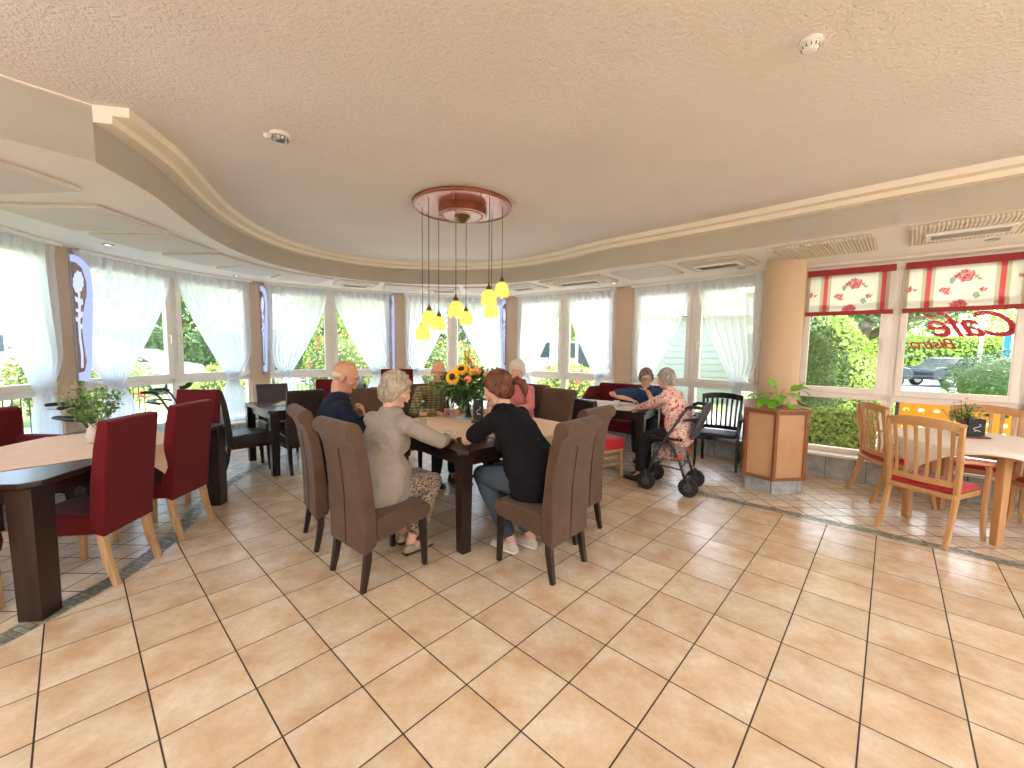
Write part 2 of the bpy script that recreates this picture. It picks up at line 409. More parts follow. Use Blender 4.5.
# ---- floor: large tiles inside, mosaic strip, small tiles in the window bay
bord = [(-2.6, -5.5), (-2.58, 1.9), (-2.55, 2.2), (-2.525, 2.55), (-2.56, 2.82), (-2.63, 3.12), (-2.84, 3.66), (-3.06, 4.3), (-3.16, 5.05), (-3.08, 5.8), (-2.7, 6.45), (-1.95, 6.93), (-1.05, 7.0), (-.12, 6.8), (.62, 6.2), (1.1, 5.45),
        (1.58, 4.8), (1.95, 4.36), (2.34, 4.0), (2.6, 3.79), (2.86, 3.57), (3.1, 3.36), (3.36, 3.13), (3.62, 2.9), (4.6, 1.9), (5.5, .85), (6.1, -.4), (6.4, -2.2), (6.45, -5.5)]
bc = [V((-2.6, -5.5, 0))] + catmull([(x, y, 0) for x, y in bord[1:]], 5)
def offset(poly, d):
    out = []
    for i, p in enumerate(poly):
        a = poly[max(i - 1, 0)]; b = poly[min(i + 1, len(poly) - 1)]
        t_ = (V(b) - V(a)); t_.z = 0; t_.normalize(); out.append(V(p) + V((-t_.y, t_.x, 0)) * d)
    return out
bo = offset(bc, .13)
mb = MB(); n = len(bc)
mb.v += [V(p) for p in bc]
mb.face(list(range(n - 1, -1, -1)))
mb.cur = 1; b0 = len(mb.v); mb.v += [V(p) for p in bc] + [V(p) for p in bo]
for i in range(n - 1): mb.face([b0 + i, b0 + i + 1, b0 + n + i + 1, b0 + n + i])
mb.cur = 2; b0 = len(mb.v)
outer = [(LX - .45, -5.5)] + [(LX - .45, 2.3)] + shell + [(RX, -5.5)]
allp = [V(p) for p in bo] + [V((p[0], p[1], 0)) for p in outer[::-1]]
mb.v += allp; mb.face([b0 + i for i in range(len(allp))][::-1])
fl = mb.build('floor', [MAT['tile'], MAT['mosaic'], MAT['tile_small']]); struct(fl)
for p in fl.data.polygons:
    if p.normal.z < 0: p.flip()

# ---- upper ceiling
mb = MB(); mb.box((1.4, 1.5, ZC + .06), (14.5, 14.5, .12)); c = mb.build('ceiling', MAT['ceiling']); struct(c)
# ---- bulkhead with its stepped cornice: swept profile (inward offset d, z)
d0 = V((-2.51 + 4.2, 0, 0))
line = [V((-2.51, 2.55, 0)) + V((-.227, -.277, 0)).normalized() * k for k in (0, 8)]
path = [V((p[0], p[1], 0)) for p in arc]
def sweep_profile(mb, path, prof):
    n = len(path); k = len(prof); b = len(mb.v)
    for i, p in enumerate(path):
        a = path[max(i - 1, 0)]; c_ = path[min(i + 1, n - 1)]; t_ = (c_ - a).normalized(); nn = V((t_.y, -t_.x, 0))   # towards the room
        for d, z in prof: mb.v.append(p + nn * d + V((0, 0, z)))
    for i in range(n - 1):
        for j in range(k): j2 = (j + 1) % k; mb.face([b + i * k + j, b + (i + 1) * k + j, b + (i + 1) * k + j2, b + i * k + j2])
    mb.face([b + j for j in range(k)]); mb.face([b + (n - 1) * k + j for j in range(k - 1, -1, -1)])
prof = [(-.02, ZS - .002), (0, ZS - .002), (0, 2.85), (.1, 2.85), (.1, 2.895), (.19, 2.895), (.19, ZC), (-.02, ZC)]
mb = MB(); sweep_profile(mb, path, prof); o = mb.build('trim_1', MAT['bulk']); struct(o)
# straight beam running back to the left wall from the corner
mb = MB(); e = line[1]; t_ = (line[1] - line[0]).normalized(); nn = V((-t_.y, t_.x, 0)) if V((-t_.y, t_.x, 0)).x > 0 else V((t_.y, -t_.x, 0))
q = [line[0] , line[1], line[1] - nn * .3, line[0] - nn * .28]
mb.prism([(p.x, p.y) for p in q], ZS + .001, ZC); o = mb.build('trim_2', MAT['bulk']); struct(o)

# ---- lower soffit over the window bay (thick slab)
sof = [V((p.x, p.y, 0)) for p in line[::-1]] + path
mb = MB(); inner = [(p.x, p.y) for p in sof]
outer2 = [(p[0] * 1.08, p[1] * 1.05) for p in shell]
poly = inner + [(9, -5.6)] + outer2[::-1] + [(-6.5, 2.0), (-8.5, -4.0)]
mb.prism(poly, ZS, ZS + .32)
o = mb.build('ceiling_soffit', MAT['soffit']); struct(o)
for p in o.data.polygons: pass

# ---- walls behind and beside the camera
mb = MB(); mb.box((1.6, BY - .1, 1.5), (14, .2, 3.0)); struct(mb.build('wall_back', MAT['wall']))
mb = MB(); mb.box((RX - .1, -5.1, 1.5), (.2, .9, 3.0)); struct(mb.build('wall_right', MAT['wall']))
mb = MB(); mb.box((LX - .4, -1.9, 1.5), (.2, 7.2, 3.0)); struct(mb.build('wall_left', MAT['wall']))
mb = MB(); mb.extr([(.1, 0), (.9, 0), (.9, 3), (.1, 3)], .2, (LX - .4, 1.6, 0), (0, 1, 0), (0, 0, 1)); struct(mb.build('wall_left', MAT['wall']))

# ---- window bays
def seg_frame(p, q):
    p = V((p[0], p[1], 0)); q = V((q[0], q[1], 0)); d = (q - p); L = d.length; d.normalize(); nrm = V((d.y, -d.x, 0))  # towards room
    return p, d, nrm, L
ZB, ZT0, ZT1, ZH = .30, .98, 1.12, 2.50      # sill, transom, head
BAYS = [('P0R', 'M0', 'P1L'), ('P1R', 'M1', 'P2L'), ('P2R', 'M2', 'P3L'), ('P3R', 'M3', 'P4L'), ('P4R', 'M4', 'P5L'), ('P5R', 'M5', 'P6L'), ('P6R', 'M6', 'P7L'), ('P7R', 'M7', 'P8L'), ('P8R', 'M8', 'P9L'), ('P9R', 'M9', 'P10L'), ('P10R', 'M10', 'P11L')]
SEGS = {}
for bi, (a, mm, b) in enumerate(BAYS):
    W = empty('window_%d' % (bi + 1)); struct(W)
    fr = MB(); head = MB(); glass = []
    for si, (p, q) in enumerate(((WP[a], WP[mm]), (WP[mm], WP[b]))):
        o, d, nr, L = seg_frame(p, q); SEGS[(bi, si)] = (o, d, nr, L)
        def bar(x0, x1, z0, z1, dep=.09, off=-.02, mb=fr):
            R = Matrix((d, nr, V((0, 0, 1)))).transposed()
            mb.box(o + d * ((x0 + x1) / 2) + nr * off + V((0, 0, (z0 + z1) / 2)), (x1 - x0, dep, z1 - z0), R)
        bar(0, L, ZH, ZS, .12)                       # head board
        bar(0, L, ZS - .035, ZS, .16, .1)            # curtain rail board
        bar(0, L, ZT0, ZT0 + .07)                    # transom
        bar(0, L, ZB, ZB + .06)
        bar(0, .05, ZB, ZH); bar(L - .05, L, ZB, ZH)
        # lower fixed light
        cas = MB()
        for (x0, x1, z0, z1) in ((.05, .115, ZT1 - .07, ZH), (L - .115, L - .05, ZT1 - .07, ZH), (.115, L - .115, ZT1 - .07, ZT1), (.115, L - .115, ZH - .06, ZH)):
            bar(x0, x1, z0, z1, .07, .02, cas)
        ch = cas.build('casement', MAT['frame'], W, bevel=.006)
        hx = (L - .083) if si == 0 else .083
        hd = MB(); R = Matrix((d, nr, V((0, 0, 1)))).transposed()
        hp = o + d * hx + nr * .065
        hd.box(hp + V((0, 0, 1.66)), (.03, .02, .07), R); hd.box(hp + nr * .03 + V((0, 0, 1.61)), (.02, .02, .13), R)
        hd.build('window_handle', MAT['white_plastic'], ch, bevel=.004)
        g1 = MB(); bar(.1, L - .1, ZT1 - .02, ZH - .03, .008, .0, g1); g1.build('glass_pane', MAT['glass'], W)
        g2 = MB(); bar(.04, L - .04, ZB + .03, ZT0 + .02, .008, -.02, g2); g2.build('glass_pane', MAT['glass'], W)
    fr.build('window_frame', MAT['frame'], W, bevel=.005)
# pillars between bays
PL = [('P1L', 'P1R'), ('P2L', 'P2R'), ('P3L', 'P3R'), ('P4L', 'P4R'), ('P5L', 'P5R'), ('P6L', 'P6R'), ('P7L', 'P7R'), ('P8L', 'P8R'), ('P9L', 'P9R'), ('P10L', 'P10R')]
PILL = []
for i, (a, b) in enumerate(PL):
    o, d, nr, L = seg_frame(WP[a], WP[b]); PILL.append((o, d, nr, L))
    mb = MB(); R = Matrix((d, nr, V((0, 0, 1)))).transposed()
    mb.box(o + d * L / 2 - nr * .07 + V((0, 0, ZS / 2)), (L, .28, ZS), R)
    struct(mb.build('wall_pillar', MAT['pillar']))
# plinth with stone tiles and sill, following the wall
mb = MB(); ms = MB()
for i in range(len(ring) - 1):
    o, d, nr, L = seg_frame(ring[i], ring[i + 1]); R = Matrix((d, nr, V((0, 0, 1)))).transposed()
    mb.box(o + d * L / 2 + nr * .02 + V((0, 0, .135)), (L + .03, .26, .27), R)
    ms.box(o + d * L / 2 + nr * .04 + V((0, 0, .285)), (L + .06, .32, .03), R)
struct(mb.build('trim_3', MAT['gray_tile'])); struct(ms.build('trim_4', MAT['sill']))
# wall between last bay and the right wall, and from the first bay back
mb = MB(); mb.beam((-4.45, 2.55, 1.5), (-4.95, 2.2, 1.5), .2, 3.0); struct(mb.build('wall_front', MAT['wall']))

# ---- round column
COLC = (3.22, 4.93)
mb = MB(); mb.lathe([(.205, 0), (.205, ZS)], (COLC[0], COLC[1], 0), 48); struct(mb.build('wall_column', MAT['column'], smooth=False, bevel=.001))

# ---- soffit panels: raised boards, ribbed ones and ones with an air vent slot
PAN = []
def panel(p, q, depth, kind, label):
    """p,q = outer edge (wall side) in plan, depth measured into the room"""
    o, d, nr, L = seg_frame(p, q)
    ang = math.atan2(d.y, d.x); c = o + d * L / 2 + nr * depth / 2
    r = empty('ceiling_vent' if kind == 'v' else 'ceiling_panel', (c.x, c.y, ZS), ang, label, 'air vent' if kind == 'v' else 'ceiling panel')
    mb = MB(); mb.box((0, 0, -.016), (L, depth, .03)); mb.build('board', MAT['rib'] if kind in 'vr' and c.x > 1.0 else MAT['panel'], r, bevel=.004)
    if kind == 'v':
        mb = MB()
        for (x, y, sx, sy) in ((0, .115, L * .66, .035), (0, -.115, L * .66, .035), (-L * .33, 0, .035, .26), (L * .33, 0, .035, .26)): mb.box((x, y, -.043), (sx, sy, .024))
        mb.build('vent_frame', MAT['white_plastic'], r, bevel=.003)
        mb = MB(); mb.box((0, 0, -.034), (L * .64, .2, .006)); mb.build('vent_opening', MAT['dark_hole'], r)
        mb = MB()
        for k in range(4): mb.box((0, -.075 + k * .05, -.044), (L * .62, .006, .014), Euler((.6, 0, 0)))
        mb.build('slats', MAT['metal'], r)
    PAN.append(r)
panel((-4.03, 2.35), (-3.95, 3.05), .95, 'p', 'ceiling panel nearest the left edge, first of the soffit boards')
panel((-4.07, 3.25), (-4.1, 3.92), .82, 'p', 'ceiling panel second from the left, above the long table')
panel((-4.15, 4.1), (-4.16, 4.74), .78, 'p', 'ceiling panel third from the left, beside the first ceiling spotlight')
panel((-4.15, 4.93), (-4.1, 5.55), .72, 'p', 'ceiling panel fourth from the left in the soffit')
panel((-4.08, 5.72), (-3.86, 6.3), .72, 'p', 'ceiling panel fifth from the left in front of the second wall sconce')
panel((-3.78, 6.48), (-3.32, 6.98), .7, 'p', 'ceiling panel sixth from the left, just before the first air vent')
panel((-3.12, 7.17), (-2.58, 7.5), .65, 'v', 'air vent in the soffit left of the third wall sconce')
panel((-2.4, 7.62), (-1.8, 7.85), .65, 'p', 'ceiling panel between the two air vents above the back windows')
panel((-1.6, 7.92), (-.98, 7.95), .65, 'v', 'air vent in the soffit directly behind the hanging lamp shades')
panel((-.75, 7.92), (-.15, 7.8), .65, 'p', 'ceiling panel right behind the hanging lamp shades')
panel((.1, 7.62), (.62, 7.22), .6, 'v', 'small air vent in the soffit just right of the hanging lamp')
panel((.8, 7.07), (1.62, 6.4), .62, 'v', 'air vent in the soffit between the hanging lamp and the flat panel')
panel((1.78, 6.25), (2.34, 5.72), .62, 'p', 'long flat ceiling panel between two air vents left of the column')
panel((2.46, 5.58), (2.98, 5.06), .62, 'v', 'air vent in the soffit directly left of the round column')
panel((3.12, 4.86), (3.72, 4.28), .66, 'r', 'ribbed ceiling panel right of the round column')
panel((3.88, 4.12), (4.42, 3.6), .72, 'v', 'wide ribbed air vent above the right hand roman blind')
panel((4.62, 3.45), (5.15, 2.95), .72, 'p', 'ceiling panel beyond the last ribbed vent on the right')
MAT['spot_glow'] = emitmat('spot_glow', (1, .9, .72, 1), 7)
SP = [(-4.42, 4.56), (-4.28, 6.43), (-3.14, 7.75), (1.62, 6.7), (2.95, 5.4), (4.5, 3.95)]
SPL = ['ceiling spotlight nearest the first rose sconce', 'ceiling spotlight beside the second rose sconce', 'ceiling spotlight under the first air vent on the left', 'ceiling spotlight above the pillar right of the hanging lamp',
       'ceiling spotlight between air vent and round column', 'ceiling spotlight beneath the wide ribbed vent']
for i, (x, y) in enumerate(SP):
    r = empty('ceiling_spotlight', (x, y, ZS), 0, SPL[i], 'spotlight', 'recessed spotlights in the soffit')
    mb = MB(); mb.lathe([(.03, -.001), (.05, -.0011), (.052, -.008), (.034, -.012), (.03, -.004)], n=20); mb.build('rim', MAT['metal'], r, smooth=True)
    mb = MB(); mb.lathe([(.0005, -.003), (.031, -.003), (.031, -.006), (.0005, -.008)], n=16); mb.build('bulb', MAT['spot_glow'] if i < 4 else MAT['white_plastic'], r)

# ---- smoke detectors
def detector(x, y, label, plate):
    r = empty('smoke_detector', (x, y, ZC), 0, label, 'smoke detector')
    if not plate: r.scale = (.72, .72, .9)
    mb = MB(); mb.lathe([(.062, 0), (.064, -.018), (.055, -.024), (.0005, -.024)], n=28); mb.build('base', MAT['white_plastic'], r, smooth=False, bevel=.002)
    mb = MB(); mb.lathe([(.05, -.02), (.05, -.034), (.038, -.052), (.02, -.058), (.0005, -.058)], n=28); s_ = mb.build('sensor_dome', MAT['white_plastic'] if not plate else MAT['metal'], r, smooth=True)
    mb = MB()
    for k in range(12):
        a = k * PI / 6; mb.box((.047 * math.cos(a), .047 * math.sin(a), -.036), (.008, .006, .014), Euler((0, 0, a)))
    mb.build('slots', MAT['dark_hole'], r)
detector(-1.572, 2.863, 'round smoke detector with slotted dome on the left of the ceiling', True)
detector(1.339, 1.983, 'round white smoke detector near the top right of the ceiling', False)
mb = MB(); mb.lathe([(.02, 0), (.02, -.02), (.012, -.028), (.0005, -.028)], (-1.66, 2.86, ZC), 14); tag(mb.build('indicator_light', MAT['white_plastic']), 'tiny white indicator stub beside the left smoke detector', 'indicator')

# ---- sheer curtains
def curtain(bi, si, label, z_tie=1.02, gx=.24, top0=0.02, top1=.98, bottom=.33, narrow=0, seed=0):
    o, d, nr, L = SEGS[(bi, si)]
    rnd = random.Random(seed + bi * 10 + si)
    ztop = ZS - .045
    side = 0 if si == 0 else 1
    ph = rnd.random() * 6; nf = rnd.choice([7, 8, 9])
    def width_edges(z):
        # in casement coords measured from the pillar side: near edge a, free edge b (fractions of L)
        if z > z_tie:
            s = (ztop - z) / (ztop - z_tie)
            bfree = top1 + (gx + .05 - top1) * (s ** 1.35)
            a = top0 if s < .72 else top0 + (gx - .05 - top0) * ((s - .72) / .28) ** 1.6
        else:
            s = (z_tie - z) / (z_tie - bottom)
            w = .05 + .1 * min(1, s * 3)
            a = gx - w; bfree = gx + w
        return a, bfree
    def fn(u, v):
        z = ztop + (bottom - ztop) * v
        a, b = width_edges(z); x = a + (b - a) * u
        s = (b - a)
        amp = .018 + .022 * (1 - min(1, s))
        y = .055 + amp * math.sin(u * nf * 2 * PI + ph + .6 * math.sin(v * 5 + ph)) + .008 * math.sin(u * 41 + v * 3)
        if z < z_tie: y += .02
        xx = x if side == 0 else 1 - x
        zz = z
        if v == 0: zz = z
        p = o + d * (xx * L) + nr * (.03 + y) ; p.z = zz
        return p
    r = empty('curtain', tuple(o + d * (L * (gx if side == 0 else 1 - gx))), 0, label, 'curtain', 'sheer white curtains tied back at the windows')
    inv = V(r.location)
    mb = MB(); mb.grid(lambda u, v: fn(u, v) - inv, 110, 46); mb.build('fabric', MAT['curtain'], r, smooth=True)
    # gathered heading
    mb = MB(); mb.grid(lambda u, v: (lambda p: V((p.x, p.y, ztop + .03 - v * .09)))(fn(u, .0)) - inv + nr * .012, 110, 2); mb.build('heading_tape', MAT['curtain'], r, smooth=True)
    # tie band from pillar to the gather
    def T(u, v):
        x = 0.0 + (gx + .06) * u; xx = x if side == 0 else 1 - x
        p = o + d * (xx * L) + nr * (.05 + .09 * u + .02 * math.sin(u * PI)); p.z = z_tie + .10 - .12 * u + (.035 * (v - .5)); return p - inv
    mb = MB(); mb.grid(T, 14, 3); mb.build('tie_band', MAT['curtain'], r, smooth=True)
CL = {(0, 1): 'sheer curtain at far left edge, left of first rose sconce', (1, 0): 'sheer curtain right beside the first rose sconce', (1, 1): 'sheer curtain left of the second pillar, behind the red chairs',
      (2, 0): 'sheer curtain just right of the second rose sconce', (2, 1): 'sheer curtain left of the third pillar, above the bald man', (3, 0): 'sheer curtain behind the leftmost hanging shades',
      (3, 1): 'sheer curtain directly behind the sunflower bouquet', (4, 0): 'sheer curtain above the woman with the ponytail', (4, 1): 'sheer curtain above the red settee',
      (5, 0): 'sheer curtain above the person in the blue shirt', (5, 1): 'sheer curtain left of the round column', (0, 0): 'sheer curtain beyond the left edge'}
for k, lab in CL.items():
    if k == (0, 0): continue
    curtain(*k, lab, gx=.3 if k[0] in (0, 1) else .27, seed=3)

# ---- rose wall sconces on the pillars
MAT['ice'] = emitmat('ice_blue_acrylic', (.46, .54, .84, 1), .8)
MAT['ice2'] = emitmat('pale_blue_rose', (.62, .68, .95, 1), .85)
MAT['relief'] = simple('taupe_relief_plate', rgb(168, 146, 140), .6, .05)
def rose_sconce(pi, label, out_=.42, at_=.8, turn=0.0):
    o, d, nr, L = PILL[pi]
    c = o + d * (L * at_) + nr * .075
    ang = math.atan2(nr.y, nr.x) + turn
    r = empty('wall_sconce', (c.x, c.y, 0), ang, label, 'wall sconce', 'rose sconces on the pillars')
    # local: +x away from the pillar, z up
    z0, z1 = 1.1, 2.55
    prof = []
    for k in range(15):
        a = PI / 2 * k / 14; prof.append((out_ * .96 * math.sin(a), z1 - .26 + .26 * math.cos(a)))
    prof += [(out_ * .97, 2.1), (out_ * .86, 1.8), (out_ * .72, 1.5), (out_ * .62, 1.25), (out_ * .5, z0)]
    outline = [(0, z0), (0, z1)] + prof[1:]
    outline = outline[::-1]
    mb = MB(); mb.extr(outline, .02, (0, 0, 0), (1, 0, 0), (0, 0, 1)); mb.build('acrylic_blade', MAT['ice'], r)
    k_ = out_ / .42
    inner = [(.02, 1.2), (.14, 1.22), (.2, 1.34), (.16, 1.55), (.15, 1.75), (.22, 1.95), (.3, 2.1), (.31, 2.25), (.24, 2.4), (.12, 2.46), (.02, 2.47)]
    for sgn in (-1, 1):
        mb = MB(); mb.extr([(a * k_, b) for a, b in inner], .004, (0, sgn * .0125, 0), (1, 0, 0), (0, 0, 1)); mb.build('relief_plate', MAT['relief'], r)
        rose = MB(); pts = []
        for k in range(20):
            a = 2 * PI * k / 20; q = .1 + .016 * (k % 2) + .01 * math.sin(a * 2); pts.append((.15 * k_ + q * math.cos(a) * k_, 2.24 + q * 1.15 * math.sin(a)))
        rose.extr(pts, .004, (0, sgn * .0165, 0), (1, 0, 0), (0, 0, 1))
        st = [(.15, 2.16), (.14, 1.95), (.11, 1.8), (.1, 1.6), (.12, 1.4), (.1, 1.26)]
        for a, b in zip(st[:-1], st[1:]): rose.beam((a[0] * k_, sgn * .0165, a[1]), (b[0] * k_, sgn * .0165, b[1]), .004, .02, (1, 0, 0))
        for (x, z, dx, dz) in ((.14, 2.0, -.08, .08), (.14, 1.96, .07, .1), (.13, 1.9, -.08, .04), (.11, 1.82, .09, .09), (.11, 1.78, -.07, .07), (.1, 1.7, .07, .07)):
            n_ = V((-dz, dx)).normalized() * .022
            rose.extr([(x * k_, z), ((x + dx * .5) * k_ + n_.x, z + dz * .5 + n_.y), ((x + dx) * k_, z + dz), ((x + dx * .5) * k_ - n_.x, z + dz * .5 - n_.y)], .004, (0, sgn * .0165, 0), (1, 0, 0), (0, 0, 1))
        rose.build('rose_relief', MAT['ice2'], r)
    mb = MB(); mb.box((.02, 0, z0 - .02), (.08, .05, .06)); mb.box((-.01, 0, 1.85), (.03, .06, 1.5)); mb.build('wall_bracket', MAT['metal'], r, bevel=.004)
rose_sconce(0, 'ice blue sconce with large white rose on the leftmost pillar', .19, .8)
rose_sconce(1, 'ice blue rose sconce on the second pillar, behind the small dark table', .20, .7)
rose_sconce(2, 'slim ice blue sconce seen edge-on left of the hanging lamp', .2, .08)
rose_sconce(3, 'slim ice blue sconce seen edge-on right of the hanging lamp', .2, .02)

# ---- roman blinds
m, t = newmat('rose_blind_fabric'); o_ = t.obj(); sp = t.new('ShaderNodeSeparateXYZ', {0: o_})
x, z = sp.outputs[0], sp.outputs[2]
col = rgb(244, 244, 242)
def band(c, w, fl=x): return t.math('LESS_THAN', t.math('ABSOLUTE', t.math('SUBTRACT', fl, c)), w)
c_ = t.mix(t.math('MAXIMUM', band(.19, .05), band(.72, .05)), col, rgb(206, 200, 178))
c_ = t.mix(t.math('MAXIMUM', t.math('MAXIMUM', band(.0, .035), band(.88, .035)), 0), c_, rgb(205, 195, 175))
c_ = t.mix(t.math('MAXIMUM', band(.19, .02), band(.72, .02)), c_, rgb(220, 96, 110))
nz = t.noise(o_, 22, 3, .7)
for (cx, cz, r) in ((.46, -.16, .075), (.33, -.31, .045), (.60, -.30, .028), (.05, -.27, .03), (.84, -.2, .03), (.42, -.46, .06)):
    dd = t.math('SQRT', t.math('ADD', t.math('POWER', t.math('SUBTRACT', x, cx), 2), t.math('POWER', t.math('MULTIPLY', t.math('SUBTRACT', z, cz), 1.25), 2)))
    f = t.math('LESS_THAN', t.math('ADD', dd, t.math('MULTIPLY', t.math('SUBTRACT', nz, .5), .14)), r)
    c_ = t.mix(t.math('MULTIPLY', f, t.new('ShaderNodeMapRange', {'Value': t.noise(o_, 60, 2), 'From Min': .35, 'From Max': .6, 'To Min': .45, 'To Max': 1}).outputs[0]), c_, rgb(206, 70, 90))
for (cx, cz, r) in ((.37, -.2, .028), (.55, -.36, .03), (.56, -.2, .02)):
    dd = t.math('SQRT', t.math('ADD', t.math('POWER', t.math('SUBTRACT', x, cx), 2), t.math('POWER', t.math('SUBTRACT', z, cz), 2)))
    f = t.math('LESS_THAN', t.math('ADD', dd, t.math('MULTIPLY', t.math('SUBTRACT', nz, .5), .08)), r)
    c_ = t.mix(f, c_, rgb(160, 176, 160))
dfu = t.new('ShaderNodeBsdfDiffuse', {0: c_}); tlu = t.new('ShaderNodeBsdfTranslucent', {0: c_}); mxs = t.new('ShaderNodeMixShader', {0: .6, 1: dfu.outputs[0], 2: tlu.outputs[0]})
t.l.new(mxs.outputs[0], t.out.inputs[0]); MAT['blind'] = m
MAT['blind_red'] = simple('blind_red_band', rgb(160, 56, 56), .9, .05)
def blind(si, label, wide):
    o, d, nr, L = SEGS[(6, si)]
    ang = math.atan2(d.y, d.x); p = o + d * .06 + nr * .07
    r = empty('roman_blind', (p.x, p.y, 2.52), ang, label, 'blind', 'rose patterned roman blinds')
    Wd = L - .08; sx = Wd
    def fn(u, v):
        zz = -.03 - .42 * v
        y = -.012 * math.sin(v * PI) + (.03 * max(0, v - .78) / .22 * abs(math.sin((v - .78) * 45))) * (-1)
        return (u * sx, y, zz)
    mb = MB(); mb.grid(fn, 30, 40); mb.build('blind_fabric', MAT['blind'], r, smooth=True)
    mb = MB(); mb.grid(lambda u, v: (u * sx, -.03 - .008 * math.sin(u * 9) - .012 * math.sin(v * PI), -.4 - .075 * v), 30, 4); mb.grid(lambda u, v: (u * sx, -.035 - .006 * math.sin(u * 11), -.43 - .05 * v), 30, 3)
    mb.build('folded_pleat', MAT['blind'], r, smooth=True)
    mb = MB(); mb.box((sx / 2, -.004, -.005), (sx, .014, .075)); mb.build('top_band', MAT['blind_red'], r, bevel=.003)
    mb = MB(); mb.grid(lambda u, v: (u * sx, -.04 - .005 * math.sin(u * 9), -.478 - .05 * v), 30, 2); mb.build('bottom_hem', MAT['blind_red'], r, smooth=True)
    return r
blind(0, 'roman blind with red roses next to the round column', 0)
blind(1, 'roman blind with red roses at the right edge above red window lettering', 1)

# ---- lettering on the outer face of the right hand pane
m, t = newmat('red_window_lettering'); t.bsdf(rgb(196, 20, 50), .5); MAT['letter'] = m
def lettering(body, size, x, z, shear=.35):
    o, d, nr, L = SEGS[(6, 1)]
    cu = bpy.data.curves.new('window_lettering', 'FONT'); cu.body = body; cu.size = size; cu.shear = shear; cu.extrude = .001; cu.offset = .012 * size; cu.space_character = .92
    cu.materials.append(MAT['letter'])
    ob = bpy.data.objects.new('window_lettering', cu); COL.objects.link(ob)
    p = o + d * x - nr * .03
    ob.location = (p.x, p.y, z)
    # readable from outside: local x runs against d, facing outward (-nr)
    ob.rotation_euler = Matrix((-d, V((0, 0, 1)), -nr)).transposed().to_euler()
    ob.parent = bpy.data.objects['window_7']; return ob
lettering('Café', .375, .985, 1.735, .55)
lettering('Bistro', .16, .53, 1.60, .5)
# ================================================================ FURNITURE
TOP = .785
# ---------------- chairs
def chair_rolled(name, label, loc, f, group='brown suede dining chairs'):
    """high back brown suede chair with rolled top; local +Y is where the sitter looks"""
    r = empty(name, (loc[0], loc[1], 0), face_to(*f), label, 'chair', group)
    # backrest: side profile extruded, with scroll top
    front = [(-.17, .46), (-.185, .6), (-.2, .75), (-.225, .9), (-.25, .98), (-.255, 1.03), (-.27, 1.065), (-.3, 1.085), (-.335, 1.08), (-.362, 1.055), (-.368, 1.02), (-.35, .99), (-.325, .97)]
    back = [(-.3, .9), (-.278, .75), (-.268, .6), (-.262, .45), (-.262, .24)]
    poly = front + back + [(-.17, .28)]
    mb = MB(); mb.extr(poly, .45, (0, 0, 0), (0, 1, 0), (0, 0, 1)); mb.build('backrest', MAT['brown_velvet'], r, bevel=.014, seg=3)
    mb = MB(); mb.extr([(-.17, .30), (-.17, .455), (.0, .475), (.2, .47), (.245, .44), (.25, .385), (.2, .35), (.02, .33)], .47, (0, 0, 0), (0, 1, 0), (0, 0, 1)); mb.build('seat', MAT['brown_velvet'], r, bevel=.018, seg=3)
    mb = MB(); mb.beam((0, -.2635, .25), (0, -.271, .62), .006, .003, (0, 1, 0)); mb.beam((0, -.2705, .6), (0, -.302, .9), .006, .003, (0, 1, 0)); mb.build('back_seam', MAT['black_leather'], r)
    for sx in (-1, 1):
        mb = MB(); mb.tbeam((sx * .195, .2, .37), (sx * .2, .215, 0), .046, .032); mb.build('leg', MAT['dark_wood'], r, bevel=.004)
        mb = MB(); mb.sweep([(sx * .195, -.22, .33), (sx * .195, -.225, .2), (sx * .197, -.245, .08), (sx * .2, -.262, 0)], [.046, .044, .038, .032], [.046, .044, .038, .032]); mb.build('leg', MAT['dark_wood'], r, bevel=.004)
    return r
def chair_parson(name, label, loc, f, group, cloth, legm, h=1.07, w=.44, stretcher=False, legcol=None, seatm=None, thin=.075):
    r = empty(name, (loc[0], loc[1], 0), face_to(*f), label, 'chair', group)
    k = (h - .48) / .59
    prof = [(-.16, .36), (-.165, .5), (-.18, .48 + .2 * k), (-.21, .48 + .42 * k), (-.245, h - .01), (-.25, h), (-.25 - thin * .75, h - .008), (-.25 - thin * .8, h - .03), (-.215 - thin, .48 + .4 * k), (-.195 - thin * .9, .48 + .15 * k), (-.18 - thin * .8, .40), (-.18 - thin * .8, .33)]
    mb = MB(); mb.extr(prof, w, (0, 0, 0), (0, 1, 0), (0, 0, 1)); mb.build('backrest', cloth, r, bevel=.012, seg=3)
    mb = MB(); mb.extr([(-.2, .35), (-.18, .47), (0, .485), (.2, .48), (.24, .455), (.245, .40), (.23, .34)], w + .01, (0, 0, 0), (0, 1, 0), (0, 0, 1)); mb.build('seat', seatm or cloth, r, bevel=.016, seg=3)
    if h < 1.03 or seatm is not None:
        mb = MB(); mb.box((0, .01, .335), (w - .02, .42, .05)); mb.build('seat_frame', legm, r, bevel=.004)
    for sx in (-1, 1):
        mb = MB(); mb.tbeam((sx * (w / 2 - .035), .2, .37), (sx * (w / 2 - .025), .215, 0), .044, .032); mb.build('leg', legm, r, bevel=.004)
        mb = MB(); mb.sweep([(sx * (w / 2 - .035), -.2, .36), (sx * (w / 2 - .032), -.225, .18), (sx * (w / 2 - .03), -.275, 0)], [.044, .04, .032], [.044, .04, .032]); mb.build('leg', legm, r, bevel=.004)
        if stretcher:
            mb = MB(); mb.beam((sx * (w / 2 - .03), -.22, .16), (sx * (w / 2 - .03), .2, .16), .02, .035); mb.beam((sx * (w / 2 - .03), -.21, .26), (sx * (w / 2 - .03), .2, .24), .02, .03); mb.build('stretcher', legm, r, bevel=.003)
    return r
